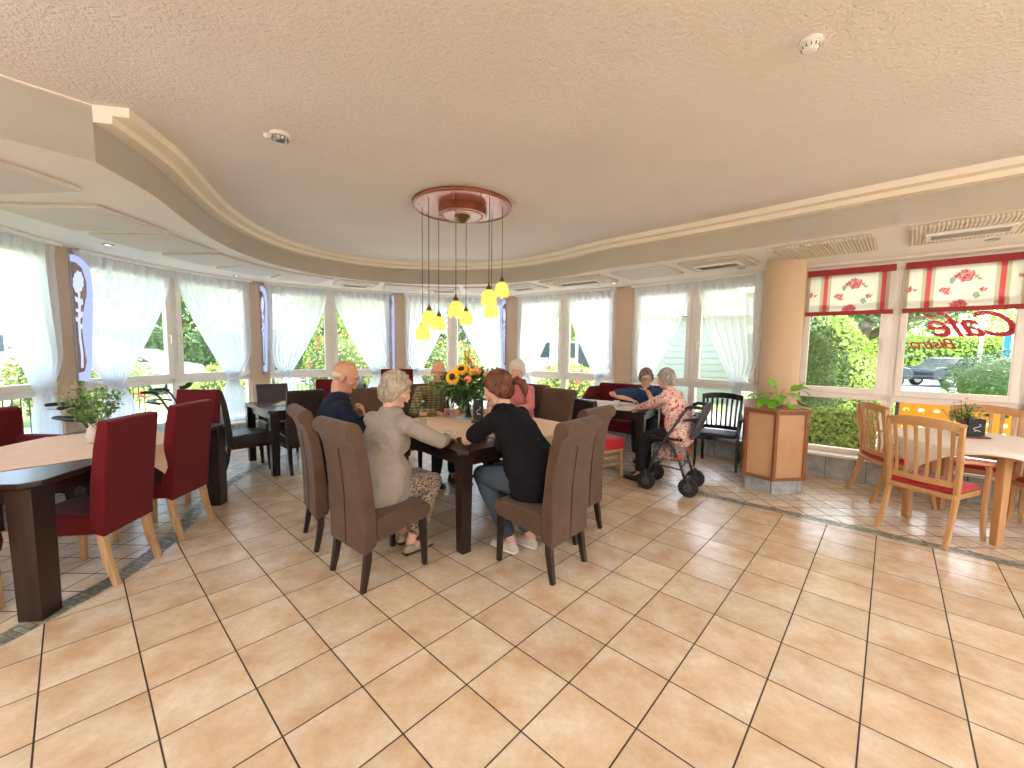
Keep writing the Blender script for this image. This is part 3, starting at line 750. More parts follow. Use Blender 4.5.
def chair_slat(label, loc, f, dark=False, name='slatted_armchair', h=.98, group='slatted wooden armchairs with red seats', wood=None, seatm=None, ns=6):
    """armchair with vertical slats and curved back legs"""
    wd = wood or MAT['beech']; sm = seatm or MAT['red_seat']
    r = empty(name, (loc[0], loc[1], 0), face_to(*f), label, 'chair', group)
    w = .25
    for sx in (-1, 1):
        mb = MB(); mb.sweep([(sx * .235, -.24, h), (sx * .232, -.235, h - .15), (sx * .225, -.205, .7), (sx * .218, -.18, .5), (sx * .215, -.185, .38), (sx * .218, -.225, .2), (sx * .225, -.3, 0)], [.034] * 7, [.036, .04, .045, .05, .05, .042, .032]); mb.build('leg', wd, r, bevel=.006)
        mb = MB(); mb.sweep([(sx * .265, .12, .655), (sx * .262, .16, .6), (sx * .25, .185, .46), (sx * .245, .19, .3), (sx * .245, .205, .1), (sx * .25, .225, 0)], [.03] * 6, [.036, .045, .05, .045, .036, .03]); mb.build('leg', wd, r, bevel=.006)
        mb = MB(); mb.sweep([(sx * .232, -.21, .7), (sx * .262, -.1, .695), (sx * .28, .04, .675), (sx * .272, .17, .655)], [.036, .046, .052, .04], [.026] * 4); mb.build('armrest', wd, r, bevel=.008)
    # top rail, slightly bowed
    mb = MB(); mb.sweep([(-.25, -.225, h - .02), (-.13, -.262, h), (0, -.272, h + .006), (.13, -.262, h), (.25, -.225, h - .02)], [.072, .078, .08, .078, .072], [.022] * 5, (0, 0, 1)); mb.build('top_rail', wd, r, bevel=.006)
    mb = MB(); mb.sweep([(-.215, -.185, .5), (0, -.215, .5), (.215, -.185, .5)], [.05] * 3, [.022] * 3, (0, 0, 1)); mb.build('lower_rail', wd, r, bevel=.004)
    for k in range(ns):
        x = -.17 + .34 * k / (ns - 1); yb = -.185 - .028 * (1 - (x / .215) ** 2); xt = x * 1.1
        mb = MB(); mb.sweep([(x, yb, .49), (x * 1.03, yb + .004, .62), (x * 1.06, yb - .02, .78), (xt, yb - .05, h - .04)], [.026, .022, .024, .03], [.014] * 4); mb.build('slat', wd, r, bevel=.003)
    mb = MB(); mb.extr([(-.22, .385), (-.22, .425), (.215, .435), (.225, .385)], .45, (0, 0, 0), (0, 1, 0), (0, 0, 1)); mb.build('seat_frame', wd, r, bevel=.006)
    mb = MB(); mb.extr([(-.2, .43), (-.19, .465), (-.08, .482), (.1, .482), (.2, .468), (.225, .435)], .43, (0, 0, 0), (0, 1, 0), (0, 0, 1)); mb.build('seat_pad', sm, r, bevel=.016, seg=3)
    return r

chair_rolled('dining_chair', 'brown rolled-back chair the grey-haired woman in the front sits on', (-.90, 2.77), (.65, .76))
chair_rolled('dining_chair', 'brown rolled-back chair under the bald man in navy', (-1.37, 3.27), (.79, .61))
chair_rolled('dining_chair', 'brown rolled-back chair the woman in black t-shirt sits on', (.215, 2.88), (-.76, .65))
chair_rolled('dining_chair', 'empty brown rolled-back chair behind the ponytailed woman\'s chair', (.45, 3.44), (-.76, .65))
chair_rolled('dining_chair', 'empty brown chair facing us at the far right side of the sunflower table', (.34, 4.6), (-.72, -.69))
chair_rolled('dining_chair', 'brown chair of the white-haired woman in pink', (.1, 5.14), (-.65, -.76))
chair_rolled('dining_chair', 'empty brown chair between bald man and man in checked shirt', (-1.42, 4.35), (.7, -.71))
chair_rolled('dining_chair', 'dark chair under the man in the green checked shirt', (-1.02, 4.93), (.6, -.8))

RP = ('red_chair',); RG = 'dark red high-back chairs with pale legs'
def red(label, loc, f, h=1.07, w=.42): return chair_parson('red_dining_chair', label, loc, f, RG, MAT['red_cloth'], MAT['oak_leg'], h, w)
red('dark red high-back chair, nearer of the two along the long left table', (-2.80, 2.64), (-.99, -.12))
red('dark red high-back chair, farther of the two along the long left table', (-2.87, 3.27), (-.99, -.06), 1.08)
red('dark red high-back chair at the far head of the long left table', (-3.34, 4.08), (.05, -1))
red('dark red chair at the bottom left corner behind the big table leg', (-3.12, 2.02), (-.05, 1))
red('lone red chair back far behind, right of the bald man', (-1.78, 6.35), (.3, -.95), 1.2, .5)
red('red chair far back hidden behind the bald man\'s head', (-2.9, 6.35), (.2, -1), 1.02)
# low red armchair beyond the long table on the left
r = empty('red_armchair', (-4.42, 3.5), face_to(1, -.05), 'low red armchair beyond the long table at the left edge', 'armchair')
mb = MB(); mb.box((0, -.27, .55), (.66, .12, .8)); mb.build('backrest', MAT['red_cloth'], r, bevel=.05, seg=4)
mb = MB(); mb.box((0, .03, .36), (.5, .56, .2)); mb.build('seat', MAT['red_cloth'], r, bevel=.04, seg=3)
for sx in (-1, 1):
    mb = MB(); mb.box((sx * .3, .02, .45), (.13, .56, .46)); mb.build('armrest', MAT['red_cloth'], r, bevel=.045, seg=4)
    for sy in (-1, 1): mb = MB(); mb.tbeam((sx * .26, sy * .24, .25), (sx * .26, sy * .26, 0), .05, .035); mb.build('leg', MAT['dark_wood'], r)

LG = 'dark leather chairs around the small dark table'
def leather(label, loc, f, h=1.0, seatm=None): return chair_parson('leather_chair', label, loc, f, LG, MAT['black_leather'], MAT['black_wood'], h, .42, seatm=seatm, thin=.05)
leather('dark leather chair seen side-on at the left of the small dark table', (-3.30, 5.0), (.72, .69), 1.02)
leather('dark leather chair on the right of the small table, back towards us', (-2.68, 5.08), (-.72, .69), 1.02)
leather('dark leather chair facing us beyond the small dark table', (-3.42, 5.92), (.7, -.71), .98)
leather('dark leather chair by the far corner of the small table, near the window', (-2.62, 6.28), (-.5, -.86), .98)
leather('dark leather chair between small table and bald man\'s head, in second row', (-2.02, 5.35), (-.3, -.95), .98)
leather('dark chair back right of the bald man\'s chin', (-1.75, 5.55), (.2, -.98), .98)

chair_parson('cafe_chair', 'chair with dark back, red seat and pale wooden legs at the right table', (1.08, 4.98), (.85, .53), 'single', MAT['black_leather'], MAT['oak_leg'], .96, .42, True, seatm=MAT['red_seat'])
bpy.data.objects['cafe_chair'].pop('group', None)

chair_slat('light wood armchair with red seat, nearest one, back to us', (3.62, 3.42), (.93, .36))
chair_slat('light wood armchair with red seat beside the low window sill', (4.05, 4.24), (.97, -.24))
chair_slat('light wood armchair behind the round table, facing us at the right edge', (4.68, 3.98), (-.72, -.69))
chair_slat('light wood armchair cut off at the right edge, nearest the camera side', (4.62, 3.28), (-.98, .18))
MAT['black_seat'] = simple('black_seat_pad', rgb(36, 33, 34), .5, .1)
c = chair_slat('dark spindle-back armchair standing alone left of the cabinet', (2.78, 5.42), (-.55, -.83), name='spindle_armchair', h=.93, wood=MAT['black_wood'], seatm=MAT['black_seat'], ns=7, group='x')
c.pop('group', None)

# ---------------- tables
def table(name, label, c, rot, sx, sy, h=TOP, leg=.09, mat=None, thick=.035, apron=.09, ped=False, inset=.01, taper=.8, chamfer=.06, groove=False):
    r = empty(name, (c[0], c[1], 0), rot, label, 'table')
    m_ = mat or MAT['dark_wood']; a, b = sx / 2, sy / 2; k = chamfer
    mb = MB(); mb.prism([(-a + k, -b), (a - k, -b), (a, -b + k), (a, b - k), (a - k, b), (-a + k, b), (-a, b - k), (-a, -b + k)], h - thick, h); mb.build('tabletop', m_, r, bevel=.006)
    ia, ib = a - inset - leg / 2, b - inset - leg / 2
    mb = MB()
    for s in (-1, 1):
        mb.box((0, s * ib, h - thick - apron / 2), (2 * ia, .025, apron)); mb.box((s * ia, 0, h - thick - apron / 2), (.025, 2 * ib, apron))
    mb.build('apron', m_, r, bevel=.002)
    for u in (-1, 1):
        for w_ in (-1, 1):
            mb = MB(); mb.tbeam((u * ia, w_ * ib, h - thick), (u * ia, w_ * ib, 0), leg, leg * taper)
            if groove: mb.box((u * ia, w_ * ib, h - .20), (leg * 1.12, leg * 1.12, .02)); mb.box((u * ia, w_ * ib, h - .26), (leg * 1.08, leg * 1.08, .015))
            mb.build('leg', m_, r, bevel=.004)
    return r
A43 = math.radians(43)
# sunflower table: near corner (-.35,2.93)
u_ = V((-.683, .731)); v_ = V((.731, .683)); near = V((-.355, 2.9)); S = 1.48
tc = near + u_ * S / 2 + v_ * S / 2
table('dining_table', 'large square dark wood table with sunflower bouquet, set cornerwise', tc, math.atan2(v_.y, v_.x), S, S, leg=.1, groove=True)
# long left table
lt_d = V((-.12, .993)); lt_n = V((-.993, -.12)); nearR = V((-2.57, 2.13)); LL = 1.84; LW = 1.0
lc = nearR + lt_d * LL / 2 + lt_n * LW / 2
table('dining_table', 'long dark wood table with peach cloth at the left edge', lc, math.atan2(lt_d.y, lt_d.x), LL, LW, leg=.13, taper=.92)
# small dark table
sn = V((-2.8, 4.68)); sa = V((-.73, .683)); sb = V((.683, .73)); sc_ = sn + (sa + sb) * .53
table('small_table', 'small dark table with peach runner behind the red chairs', sc_, math.atan2(sb.y, sb.x), 1.06, 1.06, leg=.1, mat=MAT['black_wood'])
# right back table
Cn = V((1.62, 4.93)); dd = V((-.84, .55)).normalized(); ee = V((.55, .84)).normalized(); rc_ = Cn + dd * .62 + ee * .42
table('dining_table', 'dark wood table with white cloth where the person in blue sits', rc_, math.atan2(dd.y, dd.x), 1.24, .84, leg=.1)
# round right table
RT = (4.13, 3.58)
r = empty('round_table', (RT[0], RT[1], 0), 0, 'round light wood table with white cloth at the right edge', 'table')
mb = MB(); mb.lathe([(.0005, .74), (.56, .74), (.57, .755), (.57, .77), (.56, .78), (.0005, .78)], n=48); mb.build('tabletop', MAT['beech'], r, bevel=.001)
for (x, y) in ((3.94, 3.2), (3.75, 3.76), (4.53, 3.4), (4.3, 3.98)):
    mb = MB(); mb.tbeam((x - RT[0], y - RT[1], .74), (x - RT[0], y - RT[1], 0), .065, .055); mb.build('leg', MAT['beech'], r, bevel=.006)
mb = MB(); mb.lathe([(.36, .68), (.36, .74), (.34, .74), (.34, .68), (.36, .68)], n=40); mb.build('apron', MAT['beech'], r)

# ---------------- tablecloths
def cloth(name, label, mat, corners, z, edge_fn, drop=.0, n=60, floppy=.02):
    """cloth quad given by 4 plan corners; edge_fn(p) -> (inside?, nearest point on table edge, outward distance)"""
    P = [V((a, b, 0)) for a, b in corners]
    def fn(u, v):
        p = P[0] * (1 - u) * (1 - v) + P[1] * u * (1 - v) + P[2] * u * v + P[3] * (1 - u) * v
        ins, q, dist = edge_fn(p)
        if ins: return (p.x, p.y, z + .0015 * math.sin(p.x * 23) * math.sin(p.y * 19))
        out = (p - q); out.z = 0
        if out.length > 1e-6: out.normalize()
        fl = floppy * math.sin((p.x * 13 + p.y * 9)) * min(1, dist * 4)
        dz = max(0, dist - .012)
        return tuple(q + out * (.012 + min(dist, .012) + abs(fl) + .04 * dz) + V((0, 0, z - dz)))
    mb = MB(); mb.grid(fn, n, n)
    inv = V((sum(p.x for p in P) / 4, sum(p.y for p in P) / 4, z)); mb.v = [p - inv for p in mb.v]
    o = mb.build(name, mat, None, smooth=True, loc=inv); tag(o, label, 'tablecloth')
    s = o.modifiers.new('thick', 'SOLIDIFY'); s.thickness = .003; s.offset = 1
    return o
def rect_edge(c, ax, ay, hx, hy):
    c = V((c[0], c[1], 0)); ax = V((ax[0], ax[1], 0)); ay = V((ay[0], ay[1], 0))
    def f(p):
        x = (p - c).dot(ax); y = (p - c).dot(ay); cx = max(-hx, min(hx, x)); cy = max(-hy, min(hy, y))
        q = c + ax * cx + ay * cy; d = math.hypot(x - cx, y - cy)
        return d < 1e-6, q, d
    return f
# left table: cornerwise cloth
T0 = V((-2.44, 3.06)); aa = V((-.6, -.8)); bb = V((-.8, .6)); s_ = 1.12
cloth('tablecloth', 'peach tablecloth laid cornerwise on the long left table', MAT['peach_cloth'], [T0, T0 + aa * s_, T0 + aa * s_ + bb * s_, T0 + bb * s_], TOP + .003, rect_edge(lc, lt_d, lt_n, LL / 2, LW / 2), n=130)
# sunflower table: square cloth leaving the near corner bare
q0 = near + v_ * .3 + u_ * .3
cloth('tablecloth', 'peach tablecloth on the sunflower table', MAT['peach_cloth'], [tc + V(k) for k in ((-.86, -.54), (.92, -.54), (.92, .7), (-.86, .7))], TOP + .003, rect_edge(tc, v_, u_, S / 2, S / 2), n=150)
cloth('table_runner', 'peach runner on the small dark table', MAT['peach_cloth'], [sc_ + V(k) for k in ((-.2, -.3), (.66, -.1), (.5, .3), (-.3, .1))], TOP + .003, rect_edge(sc_, sb, sa, .53, .53), n=30)
cloth('tablecloth', 'white tablecloth on the table before the person in blue', MAT['white_cloth'], [rc_ + dd * k + ee * l for k, l in ((-.42, -.38), (.66, -.42), (.66, .46), (-.42, .46))], TOP + .003, rect_edge(rc_, dd, ee, .62, .42), n=40)
def round_edge(c, R):
    c = V((c[0], c[1], 0))
    def f(p):
        w = p - c; L = w.length
        if L < R: return True, p, 0
        return False, c + w / L * R, L - R
    return f
cloth('tablecloth', 'white tablecloth draped over the round table', MAT['white_cloth'], [(RT[0] + a, RT[1] + b) for a, b in ((-.86, -.1), (.1, -.86), (.86, .1), (-.1, .86))], .783, round_edge(RT, .572), n=80, floppy=.035)

# ---------------- cabinet around the column
CB = [(2.66, 4.57), (2.825, 4.31), (3.19, 4.35), (3.56, 5.02), (3.45, 5.32), (3.15, 5.34), (3.0, 5.2)]
r = empty('cabinet', (2.825, 4.31, 0), 0, 'hexagonal wooden plant cabinet built around the round column', 'cabinet')
org = V((2.825, 4.31))
def inset(poly, d):
    out = []; n = len(poly)
    for i in range(n):
        a, b, c_ = V(poly[i - 1]), V(poly[i]), V(poly[(i + 1) % n])
        t1 = (b - a).normalized(); t2 = (c_ - b).normalized(); n1 = V((-t1.y, t1.x)); n2 = V((-t2.y, t2.x)); m_ = (n1 + n2).normalized()
        out.append(b + m_ * d / max(.4, m_.dot(n1)))
    return out
loc_ = [V(p) - org for p in CB]
mb = MB(); mb.prism(inset(loc_, .015), 0, .15); mb.build('stone_base', MAT['gray_tile'], r)
mb = MB(); mb.prism(inset(loc_, .012), .15, .9); mb.build('body', MAT['cabinet_panel'], r)
mb = MB(); mb.prism(inset(loc_, -.035), .9, .93); mb.build('top', MAT['cabinet_wood'], r, bevel=.006)
n = len(loc_)
for i in range(n):
    p = loc_[i]; q = loc_[(i + 1) % n]
    mb = MB(); mb.box((p.x * .985, p.y, .525), (.035, .035, .75), Euler((0, 0, math.atan2((q - p).y, (q - p).x)))); mb.build('corner_post', MAT['cabinet_wood'], r, bevel=.004)
    mb = MB(); mb.beam((p.x, p.y, .165), (q.x, q.y, .165), .022, .03); mb.beam((p.x, p.y, .885), (q.x, q.y, .885), .022, .03); mb.build('rail', MAT['cabinet_wood'], r)

# ---------------- settee
r = empty('settee', (1.81, 6.5), face_to(-.6, -.8), 'dark red two-seat settee with rounded arms under the right windows', 'settee')
mb = MB(); mb.box((0, .02, .36), (1.2, .52, .2)); mb.build('seat', MAT['red_cloth'], r, bevel=.04, seg=3)
mb = MB(); mb.box((0, -.26, .66), (1.1, .15, .66)); mb.build('backrest', MAT['red_cloth'], r, bevel=.05, seg=4)
for s in (-1, 1):
    mb = MB(); mb.tube([(s * .62, -.3, .78), (s * .63, -.1, .8), (s * .64, .22, .62)], [(.09, .15), (.09, .14), (.08, .09)], 16, hint=(1, 0, 0), round_=True); mb.box((s * .63, -.04, .46), (.13, .52, .44)); mb.build('armrest', MAT['red_cloth'], r, bevel=.02, seg=3)
    for y in (-.2, .22): mb = MB(); mb.tbeam((s * .56, y, .27), (s * .56, y, 0), .05, .035); mb.build('leg', MAT['dark_wood'], r)

# ---------------- pendant lamp
LC = V((-.51, 4.17))
r = empty('pendant_lamp', (LC.x, LC.y, ZC), 0, 'round copper ceiling lamp with nine hanging yellow glass blossoms', 'lamp')
mb = MB(); mb.lathe([(.0005, -.03), (.465, -.03)], n=64); mb.build('disc_underside', MAT['copper_light'], r, smooth=False)
mb = MB(); mb.lathe([(.0005, 0), (.475, 0), (.488, -.008), (.488, -.03), (.478, -.038), (.462, -.036), (.462, -.029)], n=64); mb.build('disc', MAT['copper'], r, smooth=True)
mb = MB(); mb.lathe([(.235, -.029), (.24, -.05), (.24, -.1), (.23, -.108), (.205, -.108), (.2, -.1), (.0005, -.1)], n=48); mb.build('canopy_drum', MAT['copper'], r, bevel=.002)
mb = MB(); mb.lathe([(.2, -.101), (.2, -.108), (.17, -.112), (.14, -.108), (.12, -.116), (.09, -.112), (.0005, -.112)], n=48); mb.build('drum_rings', MAT['copper_light'], r, smooth=True)
mb = MB(); mb.lathe([(.075, -.11), (.078, -.125), (.055, -.135), (.05, -.15), (.03, -.16), (.022, -.175), (.0005, -.178)], n=30); mb.build('finial', MAT['brass'], r, smooth=True)
mb = MB()
for k in range(10):
    a = k * 2 * PI / 10 + .2; mb.ell((.42 * math.cos(a), .42 * math.sin(a), -.032), (.008, .008, .005), nu=8, nv=5)
mb.build('screws', MAT['brass'], r, smooth=True)
m, t = newmat('yellow_glass'); o_ = t.obj()
vn = t.new('ShaderNodeTexVoronoi', {'Vector': o_, 'Scale': 60.0}).outputs['Distance']
cc = t.ramp(vn, [(.1, rgb(255, 244, 150)), (.6, rgb(248, 212, 80))])
e = t.new('ShaderNodeEmission', {0: cc, 1: 1.15}); df = t.new('ShaderNodeBsdfPrincipled', {'Base Color': cc, 'Roughness': .25})
mx = t.new('ShaderNodeMixShader', {0: .75, 1: df.outputs[0], 2: e.outputs[0]}); t.l.new(mx.outputs[0], t.out.inputs[0]); MAT['yglass'] = m
MAT['bulbglow'] = emitmat('bulb_glow', (1, .86, .45, 1), 5)
PD = [(-.907, 4.155, 1.70), (-.792, 3.904, 1.82), (-.797, 4.45, 1.81), (-.523, 3.793, 1.90), (-.522, 4.60, 1.88), (-.228, 3.885, 2.02), (-.229, 4.37, 1.94), (-.112, 4.127, 2.13), (-.53, 4.62, 2.05)][:8]
for x, y, z in PD:
    lx, ly, lz = x - LC.x, y - LC.y, z - ZC
    mb = MB(); mb.cyl((lx, ly, -.03), (lx, ly, lz + .09), .0032, n=8); cb = mb.build('cable', MAT['cable'], r, smooth=True)
    mb = MB(); mb.lathe([(.006, .135), (.008, .115), (.022, .09), (.026, .068), (.03, .06), (.0005, .06)], (lx, ly, lz), 16); mb.build('lamp_socket', MAT['brass'], cb, smooth=True)
    mb = MB(); mb.lathe([(.028, .065), (.05, .045), (.06, .01), (.064, -.03), (.066, -.055), (.062, -.07)], (lx, ly, lz), 48, wob=lambda i, t_: 1 + (.02 + .02 * i) * math.cos(6 * t_) if i else 1)
    for k in range(len(mb.v) - 48, len(mb.v)): mb.v[k].z += .016 * math.cos(6 * (k - (len(mb.v) - 48)) * 2 * PI / 48)
    sh = mb.build('lamp_shade', MAT['yglass'], r, smooth=True)
    md = sh.modifiers.new('t', 'SOLIDIFY'); md.thickness = .003
    mb = MB(); mb.ell((lx, ly, lz - .005), (.02, .02, .035), nu=12, nv=8); mb.build('bulb', MAT['bulbglow'], sh, smooth=True)
r['label'] = 'round copper ceiling lamp with hanging yellow glass blossoms above the sunflower table'

# ---------------- rollators
def rollator(name, label, loc, f, seat_h=.6, hands=.93, basket=True):
    r = empty(name, (loc[0], loc[1], 0), face_to(*f), label, 'rollator')
    W_ = .2; mt = MAT['dark_metal']
    for s in (-1, 1):
        mb = MB()
        mb.tube([(s * W_, .2, .2), (s * W_, .12, .42), (s * W_, .02, seat_h + .02), (s * W_, -.14, hands - .06), (s * W_, -.2, hands)], .014, 10)
        mb.tube([(s * W_, -.2, .12), (s * W_, -.12, .38), (s * W_, 0, seat_h)], .014, 10)
        mb.tube([(s * W_, .16, .3), (s * W_, -.15, .28)], .01, 8)
        mb.build('side_frame', mt, r, smooth=True)
        mb = MB(); mb.tube([(s * W_, -.17, hands - .01), (s * W_, -.21, hands + .01), (s * W_, -.31, hands + .005)], .018, 10, round_=True); mb.build('hand_grip', MAT['black'], r, smooth=True)
        mb = MB(); mb.tube([(s * W_, -.2, hands - .03), (s * W_, -.25, hands - .045), (s * W_, -.31, hands - .035)], .006, 8); mb.tube([(s * W_, -.2, hands - .03), (s * (W_ + .04), -.1, .7), (s * (W_ + .015), -.2, .18)], .004, 6); mb.build('brake_lever', MAT['metal'], r, smooth=True)
        for (y, rr) in ((.22, .1), (-.22, .1)):
            x = s * W_
            mb = MB(); mb.tube([(x - .018, y, rr), (x + .018, y, rr)], [rr, rr], 28); wh = mb.build('wheel', MAT['rubber'], r, bevel=.006)
            mb = MB(); mb.tube([(x - .022, y, rr), (x + .022, y, rr)], [.045, .045], 20); mb.build('hub', MAT['dark_metal'], wh, bevel=.004)
            mb = MB()
            for q in (-.027, .027): mb.beam((x + q, y, rr), (x + q, y, rr + .11), .004, .022, (0, 1, 0))
            mb.box((x, y, rr + .115), (.06, .03, .012)); mb.build('fork', mt, r)
    mb = MB(); mb.box((0, .03, seat_h), (2 * W_ - .04, .34, .03)); mb.build('seat', MAT['black'], r, bevel=.01)
    mb = MB(); mb.tube([(-W_, -.14, hands - .14), (-W_ * .9, -.24, hands - .12), (0, -.28, hands - .11), (W_ * .9, -.24, hands - .12), (W_, -.14, hands - .14)], [(.012, .05)] * 5, 10, hint=(0, 0, 1)); mb.build('back_strap', MAT['black'], r, smooth=True)
    mb = MB(); mb.tube([(-W_, .1, .3), (W_, .1, .3)], .01, 8); mb.tube([(-W_, -.14, .3), (W_, -.14, .3)], .01, 8); mb.build('cross_bar', mt, r, smooth=True)
    if basket:
        mb = MB(); z0, z1 = .33, .5
        for k in range(9):
            x = -.17 + .34 * k / 8; mb.tube([(x, -.13, z1), (x, -.12, z0), (x, .17, z0), (x, .18, z1)], .0025, 5)
        for k in range(9):
            y = -.12 + .29 * k / 8; mb.tube([(-.175, y, z1), (-.17, y, z0), (.17, y, z0), (.175, y, z1)], .0025, 5)
        for z in (z0 + .05, z0 + .1, z1): mb.tube([(-.175, -.13, z), (.175, -.13, z), (.175, .18, z), (-.175, .18, z), (-.175, -.13, z)], .004 if z == z1 else .0025, 6)
        mb.build('wire_basket', MAT['metal'], r, smooth=True)
        for s in (-1, 1): mb = MB(); mb.box((s * (W_ + .017), -.13, .42), (.012, .04, .05)); mb.build('reflector', MAT['orange'], r, bevel=.004)
    return r
WCL = (1.80, 4.5); WCF = (-.83, .56)
rollator('rollator', 'dark rollator with basket that the woman in floral blouse sits on', WCL, WCF, .59, .95)
rollator('rollator', 'grey rollator parked by the leftmost pillar behind the long table', (-4.3, 4.2), (.5, .86), .55, .92, False)
rollator('rollator', 'rollator parked behind the red chair at the far table head', (-4.3, 5.25), (.9, .4), .55, .95, False)
# backrest panel on the occupied rollator
r_ = bpy.data.objects['rollator']
mb = MB(); mb.extr([(-.2, .62), (-.26, .78), (-.31, .94), (-.35, 1.0), (-.36, .93), (-.3, .76), (-.24, .6)], .36, (0, 0, 0), (0, 1, 0), (0, 0, 1)); mb.build('backrest', MAT['dark_metal'], r_, bevel=.01)
mb = MB(); MATB = MAT['red_petal']
# shopping in the basket
r = empty('folded_bag', (WCL[0], WCL[1], .335), face_to(*WCF), 'red and white patterned bag in the basket of the occupied rollator', 'bag')
m, t = newmat('patterned_bag'); o_ = t.obj(); t.bsdf(t.ramp(t.noise(o_, 30, 3, .6), [(.42, rgb(206, 196, 180)), (.5, rgb(180, 90, 84)), (.58, rgb(90, 84, 80))]), .8); MAT['bag'] = m
mb = MB(); mb.box((0, .02, .07), (.3, .25, .13)); mb.build('bag_body', MAT['bag'], r, bevel=.03, seg=3)
mb = MB(); mb.tube([(-.1, .1, .13), (-.08, .1, .2), (.06, .1, .2), (.08, .1, .13)], .008, 8); mb.build('bag_handle', MAT['orange_petal'], r, smooth=True)

# ---------------- plants and table things
def leaf_round(mb, c, d, up, L, W, fold=.15, n=8, droop=.3):
    """broad leaf: grid with pointed ends"""
    c = V(c); a, b, d = frame_from(d, up)   # a ~ up
    def fn(u, v):
        w = W * math.sin(PI * min(1, v ** .8)) * (1 - .15 * v)
        x = (u - .5) * 2
        return c + d * (L * v) + b * (w * x * .5) + a * (fold * abs(x) * w - droop * L * v * v)
    mb.grid(fn, 4, n)
def petal_flower(mbp, mbc, c, nrm, R, rin, n, w):
    a, b, d = frame_from(nrm)
    for ring_, (rr, lift) in enumerate(((R, .0), (R * .86, .012))):
        for k in range(n):
            t_ = 2 * PI * (k + .5 * ring_) / n; dirv = a * math.cos(t_) + b * math.sin(t_); tv = -a * math.sin(t_) + b * math.cos(t_)
            s = V(c) + dirv * rin * .8 + d * lift; e_ = V(c) + dirv * rr + d * (lift + .006 * math.sin(k * 7)); m_ = (s + e_) / 2
            i = len(mbp.v); mbp.v += [s, m_ + tv * w + d * .004, e_, m_ - tv * w + d * .004]; mbp.face([i, i + 1, i + 2, i + 3])
    mbc.tube([V(c) - d * .004, V(c) + d * .014, V(c) + d * .02], [rin, rin, rin * .6], 18)

VP = V((-.46, 4.24, TOP + .006))
# tray + vase
mb = MB(); mb.lathe([(.0005, 0), (.12, 0), (.13, .008), (.13, .014), (.12, .01), (.0005, .008)], n=40); o = mb.build('glass_tray', MAT['white'], None, smooth=True, loc=VP); tag(o, 'round pale glass tray under the sunflower vase', 'tray')
r = empty('flower_vase', tuple(VP + V((0, .02, .01))), 0, 'clear glass vase of green stems holding the sunflowers', 'vase')
mb = MB(); mb.lathe([(.0005, .002), (.055, .002), (.06, .02), (.058, .08), (.06, .16), (.075, .24), (.072, .24), (.056, .16), (.054, .08), (.055, .02), (.0005, .01)], n=32); mb.build('glass_body', MAT['vessel'], r, smooth=True)
mb = MB(); rnd = random.Random(4)
for k in range(22):
    a = rnd.random() * 2 * PI; q = rnd.random() * .045; a2 = a + 2.6
    mb.tube([(q * math.cos(a), q * math.sin(a), .015), (q * .3 * math.cos(a2), q * .3 * math.sin(a2), .2), (.06 * math.cos(a2), .06 * math.sin(a2), .3)], .004, 6)
mb.build('stems', MAT['leaf_dark'], r, smooth=True)
# greenery mass
bc0 = VP + V((0, .02, .37))
r = empty('bouquet_greenery', tuple(bc0), 0, 'dense green leaves of the sunflower bouquet', 'foliage')
rnd = random.Random(11)
for nm, mt, cnt, rx, L0 in (('dark_leaves', 'leaf_dark', 900, (.29, .23, .15), .07), ('mid_leaves', 'leaf_mid', 380, (.31, .25, .17), .055)):
    mb = MB()
    for k in range(cnt):
        d = V((rnd.gauss(0, 1), rnd.gauss(0, 1), rnd.gauss(0, 1))).normalized(); q = rnd.random() ** .4
        p = V((d.x * rx[0] * q, d.y * rx[1] * q, d.z * rx[2] * q - .02 + .03 * math.sin(d.x * 5)))
        mb.leaf(p, (d + V((rnd.gauss(0, .5), rnd.gauss(0, .5), rnd.gauss(0, .4)))), d + V((0, 0, .4)), L0 * rnd.uniform(.7, 1.4), .024 * rnd.uniform(.7, 1.3))
    mb.build(nm, MAT[mt], r); tag(bpy.data.objects[nm], kind='stuff')
mb = MB()
for (x, z, x2, z2) in ((.15, .05, .38, .1), (.1, .08, .3, .17), (-.02, .1, -.03, .34), (-.15, -.02, -.33, -.06), (.12, -.02, .34, -.01)):
    pts = [V((x, 0, z)).lerp(V((x2, -.02, z2)), k / 4) + V((0, 0, .015 * math.sin(k))) for k in range(5)]
    mb.tube(pts, .0025, 5)
    for k in range(1, 5):
        for s in (-1, 1): mb.leaf(pts[k], V((.4 * (x2 - x), s * .3, .5 * s)), V((0, -1, .3)), .045, .026)
mb.build('twigs', MAT['leaf_mid'], r)
def bloom(name, label, cat, group, off, nrm, R, rin, n, w, pm, cm):
    c0 = bc0 + V(off); r = empty(name, tuple(c0), 0, label, cat, group)
    a = MB(); b = MB(); petal_flower(a, b, (0, 0, 0), nrm, R, rin, n, w)
    a.build('petals', MAT[pm], r); b.build('flower_centre', MAT[cm], r, smooth=True)
    mb = MB(); e_ = -V(off) * .8 + V((0, 0, -.05)); mb.tube([V(nrm).normalized() * -.012, V(nrm).normalized() * -.05 + V((0, 0, -.02)), e_], .004, 6); mb.build('flower_stem', MAT['leaf_dark'], r, smooth=True)
bloom('sunflower', 'open sunflower facing left with dark centre, largest bloom', 'flower', 'sunflowers in the vase', (-.135, -.17, .09), (-.45, -1, .25), .088, .035, 18, .014, 'yellow_petal', 'seed')
bloom('sunflower', 'sunflower tilted upward at the top of the bouquet', 'flower', 'sunflowers in the vase', (-.055, -.12, .165), (-.1, -.7, .8), .085, .034, 18, .014, 'yellow_petal', 'seed')
